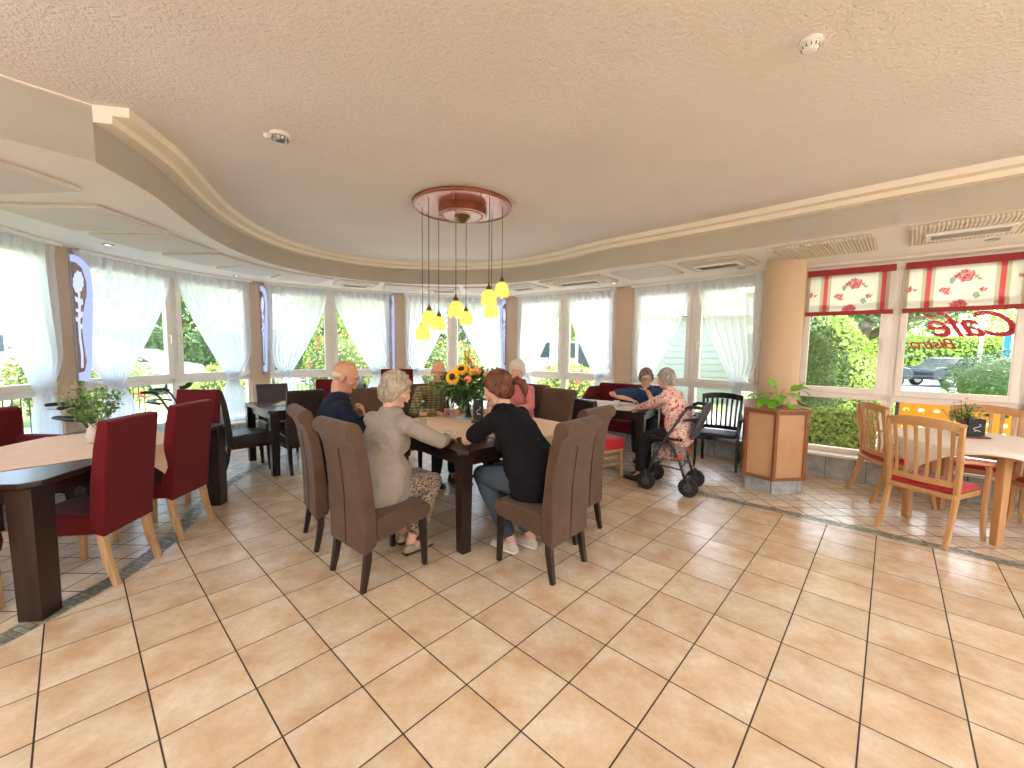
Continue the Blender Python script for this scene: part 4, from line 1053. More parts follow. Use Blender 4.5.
bloom('sunflower', 'sunflower seen side-on at the right of the bouquet', 'flower', 'sunflowers in the vase', (.2, -.08, .075), (1, -.35, .1), .08, .03, 18, .014, 'yellow_petal', 'seed')
bloom('rose_bloom', 'peach bloom beside the upper sunflower', 'flower', 'peach and orange blooms in the bouquet', (.1, -.12, .15), (.2, -1, .5), .05, .02, 12, .016, 'orange_petal', 'pink_petal')
bloom('rose_bloom', 'orange bloom in the middle of the bouquet', 'flower', 'peach and orange blooms in the bouquet', (.02, -.19, .07), (0, -1, .4), .042, .016, 12, .014, 'orange_petal', 'orange_petal')
bloom('rose_bloom', 'yellow-orange bloom near the top right of the bouquet', 'flower', 'peach and orange blooms in the bouquet', (.055, -.14, .14), (.0, -.9, .7), .04, .015, 12, .014, 'yellow_petal', 'orange_petal')
bloom('rose_bloom', 'dark red bloom on the outer right twig', 'flower', 'peach and orange blooms in the bouquet', (.36, -.03, .105), (.3, -1, .4), .022, .012, 8, .01, 'red_petal', 'red_petal')
r = empty('lily_spike', tuple(bc0 + V((.0, 0, .16))), 0, 'tall yellow and orange flower spike on top of the bouquet', 'flower')
mb = MB(); mb.tube([(0, 0, -.1), (0, -.01, .1), (.01, -.01, .2)], .004, 6); mb.build('spike_stem', MAT['leaf_mid'], r, smooth=True)
rnd = random.Random(5)
for nm, mt, cnt, z0, z1 in (('yellow_florets', 'yellow_pale', 60, .1, .22), ('orange_florets', 'orange_petal', 46, .03, .12)):
    mb = MB()
    for k in range(cnt):
        z = rnd.uniform(z0, z1); a = rnd.random() * 2 * PI; mb.leaf((0.02 * math.cos(a) + (.02 if mt == 'orange_petal' else -.012), .02 * math.sin(a), z), (math.cos(a), math.sin(a), .7), (0, 0, 1), .034, .022)
    mb.build(nm, MAT[mt], r)

def bottle(name, label, c, prof, mat, extra=()):
    r = empty(name, (c[0], c[1], TOP + .006), 0, label, 'bottle')
    mb = MB(); mb.lathe(prof, n=24); mb.build('bottle_body', mat, r, smooth=True)
    for nm, pr_, mt in extra: mb = MB(); mb.lathe(pr_, n=24); mb.build(nm, mt, r, smooth=True)
MAT['dark_glass'] = simple('dark_brown_glass', rgb(30, 14, 10), .08, .1)
MAT['label_red'] = simple('faded_red_label', rgb(206, 130, 116), .6, .15, 40)
bottle('beer_bottle', 'small dark brown bottle with pale neck foil left of the vase', (-.72, 4.5), [(.0005, 0), (.03, 0), (.031, .01), (.031, .11), (.026, .14), (.013, .165), (.012, .21), (.0005, .212)], MAT['dark_glass'],
       [('neck_foil', [(.0125, .172), (.0135, .172), (.0135, .213), (.0005, .214)], MAT['white']), ('bottle_label', [(.0312, .03), (.032, .03), (.032, .09), (.0312, .09)], MAT['label_red'])])
bottle('water_bottle', 'clear glass bottle with red print next to grey-haired woman\'s hand', (-.86, 3.93), [(.0005, 0), (.032, 0), (.034, .012), (.032, .12), (.024, .155), (.014, .185), (.013, .225), (.0005, .226)], MAT['vessel'],
       [('bottle_label', [(.0338, .09), (.0345, .09), (.0335, .12), (.033, .12)], MAT['label_red']), ('bottle_cap', [(.014, .222), (.015, .222), (.015, .238), (.0005, .24)], MAT['metal'])])
def cup(c, label, rot=0, z=TOP + .006):
    r = empty('coffee_cup', (c[0], c[1], z), rot, label, 'cup', None)
    mb = MB(); mb.lathe([(.0005, .004), (.03, .0), (.045, .004), (.075, .014), (.073, .017), (.04, .009), (.0005, .009)], n=36); mb.build('saucer', MAT['white'], r, smooth=True)
    mb = MB(); mb.lathe([(.0005, .012), (.022, .01), (.028, .018), (.04, .045), (.043, .07), (.040, .07), (.037, .045), (.024, .02), (.0005, .018)], n=32); mb.build('cup_bowl', MAT['white'], r, smooth=True)
    mb = MB(); mb.tube([(.04, 0, .062), (.062, 0, .058), (.064, 0, .04), (.05, 0, .028), (.034, 0, .03)], .004, 8); mb.build('cup_handle', MAT['white'], r, smooth=True)
    mb = MB(); mb.lathe([(.0005, .058), (.0405, .058)], n=24); mb.build('coffee', MAT['dark_glass'], r)
cup((-.52, 3.33), 'white coffee cup and saucer in front of the grey-haired woman', .3)
cup((1.42, 5.5), 'white cup on the white cloth beside the person in blue', 1.2)
# drinks coaster dish behind the cup
mb = MB(); mb.box((0, 0, .006), (.15, .1, .008)); o = mb.build('napkin', MAT['white_cloth'], None, bevel=.003, loc=(-.66, 3.5, TOP + .004), rotz=.5); tag(o, 'folded white napkin beside the front coffee cup', 'napkin')
# dark lantern box next to the vase
def table_block(c, label, rot, z, mark, s=1.0):
    r = empty('table_sign', (c[0], c[1], z), rot, label, 'table sign')
    mb = MB(); mb.box((0, 0, .008), (.19 * s, .11 * s, .014)); mb.build('tray_base', MAT['tray_red'], r, bevel=.003)
    mb = MB(); mb.box((.0, .0, .085 * s + .01), (.12 * s, .07 * s, .15 * s)); mb.build('slate_block', MAT['slate'], r, bevel=.003)
    mb = MB(); mb.box((-.066 * s, .02, .075 * s + .01), (.012, .06 * s, .12 * s)); mb.build('side_board', MAT['tray_red'], r, bevel=.002)
    mb = MB()
    if mark:
        pts = []
        for k in range(15):
            a = k / 14; pts.append((.024 * math.sin(a * 2 * PI + .4) * (1 if a < .5 else 1.15) * s, -.037 * s, (.115 - .06 * a) * s + .01))
        mb.tube(pts, .0022, 5)
        mb.tube([(-.02 * s, -.037 * s, .05 * s + .01), (0, -.037 * s, .062 * s + .01), (.024 * s, -.037 * s, .05 * s + .01)], .0022, 5)
    mb.build('chalk_mark', MAT['white'], r)
    return r
MAT['slate'] = simple('black_slate', rgb(34, 34, 38), .6, .1, 20)
MAT['tray_red'] = simple('red_brown_tray', rgb(112, 50, 36), .5, .1)
tb_ = table_block((-.335, 4.1), 'black slate block with white squiggle beside the sunflower vase', .12, TOP + .006, True); tb_.scale = (.78, .8, 1.35)
table_block((4.19, 3.66), 'black slate block with white squiggle on red-brown tray on the round table', -.3, .79, True)

def posy(name, label, c, z, pot, hgt, rad, cols, seed, leafm='leaf_pale', n=150, L=.03):
    r = empty(name, (c[0], c[1], z), 0, label, 'plant')
    if pot == 'vase':
        mb = MB(); mb.lathe([(.0005, 0), (.035, 0), (.045, .02), (.05, .05), (.04, .09), (.026, .125), (.03, .15), (.027, .15), (.0005, .12)], n=28); mb.build('ceramic_vase', MAT['pale_vase'], r, smooth=True); z0 = .14
    else:
        mb = MB(); mb.lathe([(.0005, 0), (.035, 0), (.045, .07), (.042, .07), (.0005, .06)], n=24); mb.build('glass_pot', MAT['vessel'], r, smooth=True); z0 = .06
    rnd = random.Random(seed); mb = MB(); ml = MB(); tips = []
    for k in range(26):
        a = rnd.random() * 2 * PI; q = rnd.uniform(.2, 1) * rad; h_ = z0 + hgt * rnd.uniform(.35, 1)
        tip = V((q * math.cos(a), q * math.sin(a), h_)); tips.append(tip); mb.tube([(0, 0, z0 - .04), tip * .5 + V((0, 0, z0 * .3)), tip], .0018, 5)
    for k in range(n):
        p = rnd.choice(tips) * rnd.uniform(.55, 1) + V((rnd.gauss(0, .012), rnd.gauss(0, .012), rnd.gauss(0, .012) + z0 * .2)); ml.leaf(p, V((rnd.gauss(0, 1), rnd.gauss(0, 1), rnd.gauss(.2, .7))), V((0, 0, 1)), L, L * .55)
    mb.build('stems', MAT['leaf_dark'], r); tag(ml.build('leaves', MAT[leafm], r), kind='stuff')
    for i, (mt, cnt) in enumerate(cols):
        mp = MB()
        for k in range(cnt):
            t_ = rnd.choice(tips) + V((rnd.gauss(0, .01), rnd.gauss(0, .01), rnd.gauss(.01, .01)))
            for q in range(7):
                a = q * 2 * PI / 7; mp.leaf(t_, V((math.cos(a), math.sin(a), .5)), (0, 0, 1), .019, .014)
        tag(mp.build('blossoms', MAT[mt], r), kind='stuff')
MAT['pale_vase'] = simple('pale_ceramic', rgb(212, 194, 180), .4, .04)
posy('flower_pot', 'pale vase of pink and white dried flowers on the long left table', (-3.16, 3.05), TOP + .006, 'vase', .28, .19, [('pink_petal', 22), ('white', 12), ('red_petal', 4)], 3, 'leaf_mid', 420, .042)
posy('flower_pot', 'small pink flowering plant behind the slate block on the round table', (4.2, 3.76), .79, 'pot', .25, .15, [('pink_petal', 30), ('red_petal', 4)], 8, 'leaf_mid', 260, .036)

# potted plants on the cabinet
def big_leaf_plant(label, c, z, potm, leaves, pot_r=.06, pot_h=.1, lm='leaf_bright'):
    r = empty('potted_plant', (c[0], c[1], z), 0, label, 'plant')
    mb = MB(); mb.lathe([(.0005, 0), (pot_r * .75, 0), (pot_r, pot_h), (pot_r * .92, pot_h), (pot_r * .9, pot_h * .85), (.0005, pot_h * .85)], n=28); mb.build('pot', potm, r, smooth=True)
    for (x, y, zz, dx, dy, dz, L, W) in leaves:
        mb = MB(); mb.tube([(0, 0, pot_h * .8), (x * .5, y * .5, max(zz, pot_h) + .03), (x, y, zz)], .003, 6); leaf_round(mb, (x, y, zz), (dx, dy, dz), (0, 0, 1) if abs(dz) < .6 else (-dx, -dy - .3, .2), L, W)
        o = mb.build('leaf', MAT[lm], r, smooth=True)
MAT['pink_pot'] = simple('pinkish_pot', rgb(206, 170, 160), .5, .05)
MAT['grey_pot'] = simple('dark_green_pot', rgb(70, 84, 78), .4, .05)
rnd = random.Random(2)
lv0 = [(-.05, -.03, .13, -1, -.3, .2, .15, .1), (-.1, -.05, .1, -1, -.5, -.5, .14, .1), (-.03, -.06, .12, -.3, -1, -.1, .14, .12), (.05, -.05, .14, .5, -.8, -.1, .13, .12), (.1, -.03, .16, .9, -.4, .6, .13, .11), (.12, -.08, .1, .6, -.8, -.9, .14, .11),
      (-.14, -.02, .12, -.9, -.1, .1, .12, .09), (0, .03, .18, -.2, .3, 1, .12, .08), (.06, -.08, .07, .2, -.9, -1, .14, .1), (-.06, -.08, .08, -.6, -.8, -.5, .13, .1)]
lv = [(x * 1.35 - .03, y * 1.2, z * 1.1, a, b, c_, L * 1.3, W * 1.35) for x, y, z, a, b, c_, L, W in lv0]
big_leaf_plant('trailing plant with big round leaves in pinkish pot on the cabinet front', (2.99, 4.56), .93, MAT['pink_pot'], lv)
lv2 = [(.02, -.02, .18, .4, -.4, .8, .09, .07), (.06, -.03, .17, .9, -.4, .1, .1, .08), (-.02, 0, .22, -.3, 0, 1, .09, .07), (.1, -.02, .13, .9, -.3, -.5, .09, .07), (.02, .04, .25, .3, .3, .8, .1, .07), (.05, -.05, .24, .6, -.5, .3, .09, .07), (-.03, -.04, .15, -.5, -.8, .1, .08, .06)]
big_leaf_plant('small leafy plant in dark green pot behind the column\'s right side', (3.475, 4.99), .93, MAT['grey_pot'], lv2, .05, .13)
# ================================================================ PEOPLE
def ik(sh, tgt, l1, l2, hint):
    sh = V(sh); tgt = V(tgt); d = tgt - sh; L = min(d.length, (l1 + l2) * .995); d.normalize(); tgt = sh + d * L
    a = (l1 * l1 - l2 * l2 + L * L) / (2 * L); h = math.sqrt(max(0, l1 * l1 - a * a))
    hv = V(hint) - d * V(hint).dot(d); hv.normalize(); return sh + d * a + hv * h, tgt
def blob(name, mb, mat, parent, voxel=.007, smooth=4, disp=None):
    o = mb.build(name, mat, parent, smooth=True)
    m = o.modifiers.new('remesh', 'REMESH'); m.mode = 'VOXEL'; m.voxel_size = voxel; m.use_smooth_shade = True
    s = o.modifiers.new('smooth', 'SMOOTH'); s.factor = .5; s.iterations = smooth
    if disp:
        tx = bpy.data.textures.new(name, 'CLOUDS'); tx.noise_scale = disp[1]; tx.noise_depth = 2
        d = o.modifiers.new('folds', 'DISPLACE'); d.texture = tx; d.strength = disp[0]; d.mid_level = .5; d.texture_coords = 'LOCAL'
    return o
def hand_parts(mb, wrist, d, palm_n, side, curl=.5, s=1.0, thumb=1):
    """wrist point, direction of the hand, palm normal, side (+1 thumb towards side vector)"""
    d = V(d).normalized(); n_ = V(palm_n); n_ = (n_ - d * n_.dot(d)).normalized(); w = d.cross(n_).normalized() * side
    wrist = V(wrist)
    mb.tube([wrist, wrist + d * .03 * s, wrist + d * .085 * s], [(.026 * s, .018 * s), (.036 * s, .016 * s), (.038 * s, .014 * s)], 12, hint=w, round_=True)
    for i, (off, ln) in enumerate(((.028, .072), (.0095, .08), (-.0095, .075), (-.028, .058))):
        b = wrist + d * .088 * s + w * off * s; q = d.copy(); p = [b - d * .015 * s, b]; ang = 0
        for k, f in enumerate((.45, .32, .23)):
            ang += curl * (.5 + .25 * k + .08 * i); q = d * math.cos(ang) + n_ * math.sin(ang) + w * off * 1.2; p.append(p[-1] + q.normalized() * ln * f * s)
        mb.tube(p, [.009 * s, .0088 * s, .0082 * s, .0076 * s, .0068 * s], 8, round_=True)
    b = wrist + d * .03 * s + w * .03 * s
    t1 = b + (d * .6 + w * .75 + n_ * .3).normalized() * .04 * s; t2 = t1 + (d * .85 + w * .15 + n_ * .5 * (1 + curl)).normalized() * .03 * s; t3 = t2 + (d * .7 - w * .2 + n_ * .6).normalized() * .022 * s
    mb.tube([b - w * .01 * s, t1, t2, t3], [.012 * s, .0105 * s, .0095 * s, .008 * s], 8, round_=True)

SKIN = {}
def skin(c, nm):
    m, t = newmat(nm); o = t.obj()
    col = t.ramp(t.noise(o, 14, 3), [(.3, tuple(x * .86 for x in c[:3]) + (1,)), (.7, c)])
    t.bsdf(col, .55, t.bump(t.noise(o, 120, 2), .1, .002), **{'Subsurface Weight': .08, 'Subsurface Radius': (.02, .008, .004)}); return m
MAT['skin_tan'] = skin(rgb(206, 150, 120), 'tanned_skin'); MAT['skin'] = skin(rgb(222, 172, 146), 'fair_skin')
m, t = newmat('dark_eye'); t.bsdf(rgb(60, 44, 36), .2); MAT['eye'] = m
m, t = newmat('eye_white'); t.bsdf(rgb(226, 214, 204), .3); MAT['eyew'] = m
m, t = newmat('lips'); t.bsdf(rgb(170, 98, 90), .5); MAT['lips'] = m
def hairmat(nm, c1, c2, sc=40):
    m, t = newmat(nm); o = t.obj(); mp = t.mapping(o, scale=(1, 1, .35))
    w = t.noise(mp, sc * 2.2, 4, .7); w2 = t.noise(mp, sc * .5, 2)
    f = t.math('ADD', t.math('MULTIPLY', w, .6), t.math('MULTIPLY', w2, .4))
    t.bsdf(t.ramp(f, [(.36, c1), (.62, c2)]), .55, t.bump(f, .9, .008)); return m
MAT['hair_grey'] = hairmat('grey_blond_hair', rgb(120, 106, 92), rgb(196, 180, 156), 22); MAT['hair_white'] = hairmat('white_hair', rgb(188, 178, 166), rgb(236, 230, 220))
MAT['hair_auburn'] = hairmat('auburn_hair', rgb(58, 26, 14), rgb(132, 70, 38)); MAT['hair_short'] = hairmat('grey_brown_hair', rgb(88, 76, 66), rgb(150, 136, 120)); MAT['hair_silver'] = hairmat('silver_curls', rgb(106, 98, 92), rgb(190, 182, 172), 55)
MAT['stubble'] = hairmat('thin_white_hair', rgb(190, 160, 136), rgb(224, 206, 188), 60)

def person(label, loc, f, s=1.0, lean=(.1, .2), twist=0.0, head=(0, 0), arms=None, hands=(.5, .5), skinm='skin', top='navy', top_sleeve='long', bottom='jeans', hair='grey', shoes='shoe',
           belly=1.0, seat=.485, knees=((.1, .43, .0), (-.1, .43, .0)), feet=None, glasses=False, collar=None, female=False, pony=False, skirt=False, folds=.012, elbow_hint=((.7, -.3, -.8), (-.7, -.3, -.8)), palms=None, hair_disp=.02, shoulders=None):
    """seated figure; local +Y is the way the seat faces. arms = ((x,y,z) right wrist, (x,y,z) left wrist) in local metres"""
    r = empty('person', (loc[0], loc[1], 0), face_to(*f), label, 'person')
    k = s
    pel = V((0, 0, seat + .085 * k))
    sp = [pel]; a = lean[0]; n_ = 6
    for i in range(n_):
        a = lean[0] + (lean[1] - lean[0]) * (i + .5) / n_; sp.append(sp[-1] + V((0, math.sin(a), math.cos(a))) * (.53 * k / n_))
    sd = (sp[-1] - sp[-2]).normalized()
    Rt_ = Matrix.Rotation(twist, 3, 'Z'); lat = Rt_ @ V((1, 0, 0)); fwd = V((0, 0, 0)); fwd = sd.cross(lat)
    def tw(i): return Matrix.Rotation(twist * i / n_, 3, 'Z') @ V((1, 0, 0))
    shw = (.165 if female else .185) * k if shoulders is None else shoulders
    shR = sp[-1] - sd * .045 * k + lat * shw; shL = sp[-1] - sd * .045 * k - lat * shw
    neck = sp[-1]; hd = V((0, .25, 1)).normalized()
    hc = neck + sd * .05 * k + V((0, .035, .135)) * k
    HR = Matrix.Rotation(head[0], 3, 'Z') @ Matrix.Rotation(head[1], 3, 'X')
    def hp(x, y, z): return hc + HR @ (V((x, y, z)) * k)
    wR, wL = [V(q) for q in arms]
    l1, l2 = .285 * k, .255 * k
    eR, wR = ik(shR, wR, l1, l2, elbow_hint[0]); eL, wL = ik(shL, wL, l1, l2, elbow_hint[1])
    hip = [pel + V((.085 * k, .02, .0)), pel + V((-.085 * k, .02, .0))]
    kn = [V((q[0], q[1], seat + .065 * k + q[2])) for q in knees]
    ft = [V(q) for q in (feet or ((.1, .4, .09), (-.1, .4, .09)))]
    torso_r = [(.165, .125), (.17 * belly ** .5, .13 * belly), (.165 * belly ** .5, .13 * belly), (.165, .125), (.172, .12), (.165, .1), (.105, .075)]
    def torso(mb, g, top_=7):
        P = sp[:top_]; N = len(mb.v)
        mb.tube(P, [((a_) * k + g, (b_) * k + g) for a_, b_ in torso_r[:top_]], 22, hint=(1, 0, 0), round_=True)
        if twist:
            for i in range(N, len(mb.v)):
                p = mb.v[i]; h_ = max(0, min(1, (p.z - pel.z) / max(.01, (neck.z - pel.z)))); c_ = pel.lerp(neck, h_); mb.v[i] = c_ + Matrix.Rotation(twist * h_, 3, 'Z') @ (p - c_)
        mb.tube([neck - sd * .05 * k, shR], [.062 * k + g, .056 * k + g], 12, round_=True); mb.tube([neck - sd * .05 * k, shL], [.062 * k + g, .056 * k + g], 12, round_=True)
        if female:
            for q in (-1, 1): mb.ell(sp[4] + lat * (q * .075 * k) + fwd * (.085 * k), (.07 * k + g, .06 * k + g, .068 * k + g))
    # ---- body (one continuous skin surface)
    mb = MB(); torso(mb, 0)
    mb.tube([neck - sd * .03 * k, hp(0, -.02, -.06)], [(.056 * k, .054 * k), (.05 * k, .052 * k)], 14, round_=True)
    # skull, face, jaw
    mb.ell(hp(0, -.012, .035), (.074 * k, .094 * k, .088 * k), HR, 20, 14)
    mb.tube([hp(0, .028, .03), hp(0, .032, -.03), hp(0, .036, -.075)], [(.064 * k, .058 * k), (.06 * k, .056 * k), (.042 * k, .04 * k)], 16, hint=HR @ V((1, 0, 0)), round_=True)
    mb.ell(hp(0, .07, -.088), (.026 * k, .02 * k, .02 * k), HR)                       # chin
    mb.tube([hp(0, .084, .018), hp(0, .095, -.008), hp(0, .1, -.024)], [(.008 * k, .010 * k), (.010 * k, .011 * k), (.0145 * k, .012 * k)], 10, hint=HR @ V((1, 0, 0)), round_=True)   # nose
    mb.tube([hp(-.045, .076, .03), hp(0, .09, .034), hp(.045, .076, .03)], [.009 * k] * 3, 8, round_=True)    # brow
    for q in (-1, 1):
        mb.ell(hp(q * .04, .062, -.02), (.022 * k, .022 * k, .02 * k), HR)             # cheek
        mb.ell(hp(q * .076, -.004, -.005), (.009 * k, .019 * k, .032 * k), HR)         # ear
    mb.tube([hp(-.02, .094, -.052), hp(0, .1, -.05), hp(.02, .094, -.052)], [.008 * k] * 3, 8, round_=True)
    arm_r = (.05, .045, .041, .036, .026)
    for sh, e_, w_, sg, i in ((shR, eR, wR, 1, 0), (shL, eL, wL, -1, 1)):
        mb.tube([sh.lerp(sp[4], .35), sh, sh.lerp(e_, .5), e_, e_.lerp(w_, .35), w_], [.045 * k] + [x * k for x in arm_r], 12, round_=True)
        d = (w_ - e_).normalized()
        if palms and palms[i]:
            pd, pn, cu = palms[i][:3]; hand_parts(mb, w_ - V(pd).normalized() * .01, pd, pn, sg if len(palms[i]) < 4 else palms[i][3], cu, k * .98)
        else:
            hand_parts(mb, w_, d + V((0, .1, -.1)), (0, 0, -1), -sg if False else (1 if i == 1 else -1), hands[i], k * .98)
    for h_, k_, f_ in zip(hip, kn, ft):
        mb.tube([h_, h_.lerp(k_, .5), k_], [.082 * k, .072 * k, .055 * k], 14, round_=True); mb.tube([k_, k_.lerp(f_, .35), f_], [.052 * k, .054 * k, .034 * k], 14, round_=True)
        mb.tube([f_, f_ + V((0, .06, -.045)), f_ + V((0, .14, -.062))], [.03 * k, .032 * k, .026 * k], 10, round_=True)
    body = blob('body', mb, MAT[skinm], r, .0062, 3)
    # ---- clothes
    mb = MB(); torso(mb, .014)
    if collar != 'low': mb.tube([neck - sd * .02, neck + sd * .03 * k + V((0, .01, 0))], [(.062 * k + .01, .058 * k + .01)] * 2, 16)
    if top_sleeve == 'short':
        for sh, e_ in ((shR, eR), (shL, eL)): mb.tube([sh.lerp(sp[4], .4), sh, sh.lerp(e_, .35), sh.lerp(e_, .68)], [.06 * k, .066 * k, .066 * k, .066 * k], 14, round_=True)
    else:
        for sh, e_, w_ in ((shR, eR, wR), (shL, eL, wL)): mb.tube([sh.lerp(sp[4], .4), sh, sh.lerp(e_, .5), e_, e_.lerp(w_, .4), e_.lerp(w_, .88)], [.058 * k, .064 * k, .06 * k, .055 * k, .05 * k, .04 * k], 14, round_=True)
    # hem over the hips
    mb.tube([pel + V((0, 0, -.01)), pel + V((0, .01, .07))], [(.18 * k * belly ** .5, .145 * k * belly), (.178 * k * belly ** .5, .142 * k * belly)], 22, hint=(1, 0, 0), round_=True)
    blob('top_garment', mb, MAT[top], r, .008, 4, (folds, .06))
    mb = MB(); mb.tube([pel + V((0, 0, -.03)), pel + V((0, .02, .07))], [(.17 * k, .13 * k), (.165 * k, .13 * k)], 20, hint=(1, 0, 0), round_=True)
    for h_, k_, f_ in zip(hip, kn, ft):
        mb.tube([h_, h_.lerp(k_, .5), k_], [.1 * k, .09 * k, .072 * k], 16, round_=True)
        mb.tube([k_, k_.lerp(f_, .35), k_.lerp(f_, .86 if not skirt else .7)], [.07 * k, .07 * k, .055 * k if not skirt else .085 * k], 16, round_=True)
    if skirt: mb.tube([hip[0].lerp(hip[1], .5), kn[0].lerp(kn[1], .5)], [(.15 * k, .08 * k), (.14 * k, .07 * k)], 16, hint=(1, 0, 0), round_=True)
    blob('skirt' if skirt else 'trousers', mb, MAT[bottom], r, .009, 4, (.01, .07))
    for f_ in ft:
        mb = MB(); mb.tube([f_ + V((0, -.03, -.052)), f_ + V((0, .05, -.05)), f_ + V((0, .13, -.06)), f_ + V((0, .18, -.064))], [(.034, .03), (.038, .032), (.042, .024), (.03, .02)], 16, hint=(1, 0, 0), round_=True)
        mb.tube([f_ + V((0, 0, -.05)), f_ + V((0, .0, -.005))], [.036, .04], 14)
        sh_ = blob('shoe', mb, MAT[shoes], r, .006, 2)
        mb = MB(); mb.tube([f_ + V((0, -.05, -.078)), f_ + V((0, .06, -.08)), f_ + V((0, .19, -.08))], [(.036, .009), (.042, .009), (.034, .009)], 14, hint=(1, 0, 0)); mb.build('sole', MAT['white'] if shoes == 'sneaker' else MAT['black'], sh_, smooth=True)
    # ---- face details
    for q in (-1, 1):
        mb = MB(); mb.ell(hp(q * .031, .0775, .006), (.0115 * k, .0075 * k, .0055 * k), HR, 12, 8); e = mb.build('eye', MAT['eyew'], r, smooth=True)
        mb = MB(); mb.ell(hp(q * .031, .0815, .006), (.0048 * k,) * 3, HR, 10, 6); mb.build('iris', MAT['eye'], e, smooth=True)
    mb = MB(); mb.tube([hp(-.02, .094, -.053), hp(0, .1015, -.051), hp(.02, .094, -.053)], [(.003, .002), (.005, .004), (.003, .002)], 8, round_=True); mb.build('mouth', MAT['lips'], r, smooth=True)
    if glasses:
        mb = MB()
        for q in (-1, 1):
            c_ = [hp(q * (.032 + .023 * math.cos(t_ * PI / 8)), .098, .006 + .018 * math.sin(t_ * PI / 8)) for t_ in range(17)]; mb.tube(c_, .002, 6)
            mb.tube([hp(q * .055, .098, .01), hp(q * .078, .06, .01), hp(q * .08, -.01, .006)], .002, 6)
        mb.tube([hp(-.01, .1, .01), hp(.01, .1, .01)], .002, 6); mb.build('glasses', MAT['black'], r, smooth=True)
    # ---- hair
    mb = MB()
    if hair == 'bald':
        for q in (-1, 1): mb.tube([hp(q * .07, .012, .02), hp(q * .069, -.03, .005), hp(q * .05, -.07, .0), hp(q * .016, -.09, .0)], [(.006, .012), (.008, .022), (.009, .028), (.009, .03)], 10, round_=True)
        blob('hair', mb, MAT['stubble'], r, .005, 2, (.004, .02))
    else:
        hm, vol, lo = {'grey': ('hair_grey', .022, -.07), 'white': ('hair_white', .022, -.05), 'short': ('hair_short', .013, -.03), 'silver': ('hair_silver', .02, -.055), 'auburn': ('hair_auburn', .02, -.035)}[hair]
        mb.ell(hp(0, -.026, .05), ((.074 + vol) * k, (.088 + vol) * k, (.084 + vol) * k), HR, 20, 14)
        mb.ell(hp(0, -.05, -.005), ((.073 + vol) * k, (.062 + vol) * k, (.075 + vol + (-lo - .05) * .5) * k), HR, 20, 14)
        mb.tube([hp(-.05, .052, .078), hp(0, .068, .088), hp(.05, .052, .078)], [(.022 * k, .02 * k)] * 3, 10, round_=True)
        for q in (-1, 1): mb.tube([hp(q * .068, .03, .06), hp(q * .078, .012, .01), hp(q * .074, -.02, lo)], [.02 * k, (vol * .6 + .011) * k, .016 * k], 10, round_=True)
        if pony:
            mb.ell(hp(0, -.125, .015), (.024 * k, .02 * k, .024 * k), HR)
            mb.tube([hp(0, -.12, .02), hp(.0, -.16, .03), hp(.0, -.195, -.0), hp(0, -.2, -.06), hp(0, -.19, -.1)], [.02 * k, .032 * k, .034 * k, .026 * k, .01 * k], 12, round_=True)
        hr = blob('hair', mb, MAT[hm], r, .0055, 2, (hair_disp, .022))
        if pony: mb = MB(); mb.tube([hp(0, -.128, .02), hp(0, -.142, .024)], [.026 * k, .026 * k], 14); mb.build('hair_tie', MAT['black'], hr, smooth=True)
    r['_hc'] = list(hc); del r['_hc']
    return r, dict(neck=neck, sd=sd, lat=lat, fwd=fwd, hp=hp, shR=shR, shL=shL, sp=sp)

# clothing materials
def knit(nm, c, sc=180, var=.1): 
    m, t = newmat(nm); o = t.obj(); n1 = t.noise(o, sc, 2); n2 = t.noise(o, 6, 2)
    f = t.math('ADD', t.math('MULTIPLY', n1, .5), t.math('MULTIPLY', n2, .5)); t.bsdf(t.ramp(f, [(.3, tuple(x * (1 - var * 2) for x in c[:3]) + (1,)), (.7, c)]), .9, t.bump(n1, .3, .003), spec=.2); return m
MAT['navy'] = knit('navy_wool', rgb(30, 36, 54)); MAT['grey_knit'] = knit('light_grey_knit', rgb(160, 148, 136)); MAT['black_tee'] = knit('black_cotton', rgb(24, 24, 28)); MAT['pink_top'] = knit('pink_cotton', rgb(214, 130, 136))
MAT['blue_shirt'] = knit('blue_denim_shirt', rgb(54, 78, 112)); MAT['jeans'] = knit('grey_blue_jeans', rgb(72, 84, 96)); MAT['dark_trousers'] = knit('dark_trousers', rgb(44, 42, 46))
def blotch(nm, sc, stops, rot=0):
    m, t = newmat(nm); o = t.obj(); n1 = t.noise(o, sc, 4, .65); t.bsdf(t.ramp(n1, stops), .85, t.bump(t.noise(o, 200, 2), .2, .003), sheen=.2, spec=.2); return m
MAT['leopard'] = blotch('speckled_skirt', 60, [(.44, rgb(60, 46, 38)), (.5, rgb(168, 146, 122)), (.56, rgb(190, 172, 150)), (.6, rgb(84, 66, 54))])
MAT['floral'] = blotch('red_floral_blouse', 24, [(.4, rgb(206, 70, 78)), (.47, rgb(232, 200, 188)), (.56, rgb(238, 222, 206)), (.62, rgb(200, 80, 80)), (.7, rgb(150, 50, 60))])
m, t = newmat('green_brown_check'); o = t.obj()
wv = lambda d, s_: t.new('ShaderNodeTexWave', {'Vector': o, 'Scale': s_}, wave_type='BANDS', bands_direction=d).outputs['Fac']
c1 = t.mix(t.math('GREATER_THAN', wv('X', 5.5), .6), rgb(118, 112, 70), rgb(92, 70, 48)); c2 = t.mix(t.math('MULTIPLY', t.math('GREATER_THAN', wv('Z', 5.5), .6), .6), c1, rgb(74, 84, 50)); c3 = t.mix(t.math('MULTIPLY', t.math('GREATER_THAN', wv('Z', 11), .93), .6), c2, rgb(190, 170, 130))
t.bsdf(c3, .9, t.bump(t.noise(o, 200, 2), .2, .003)); MAT['check'] = m
m, t = newmat('grey_white_check'); o = t.obj()
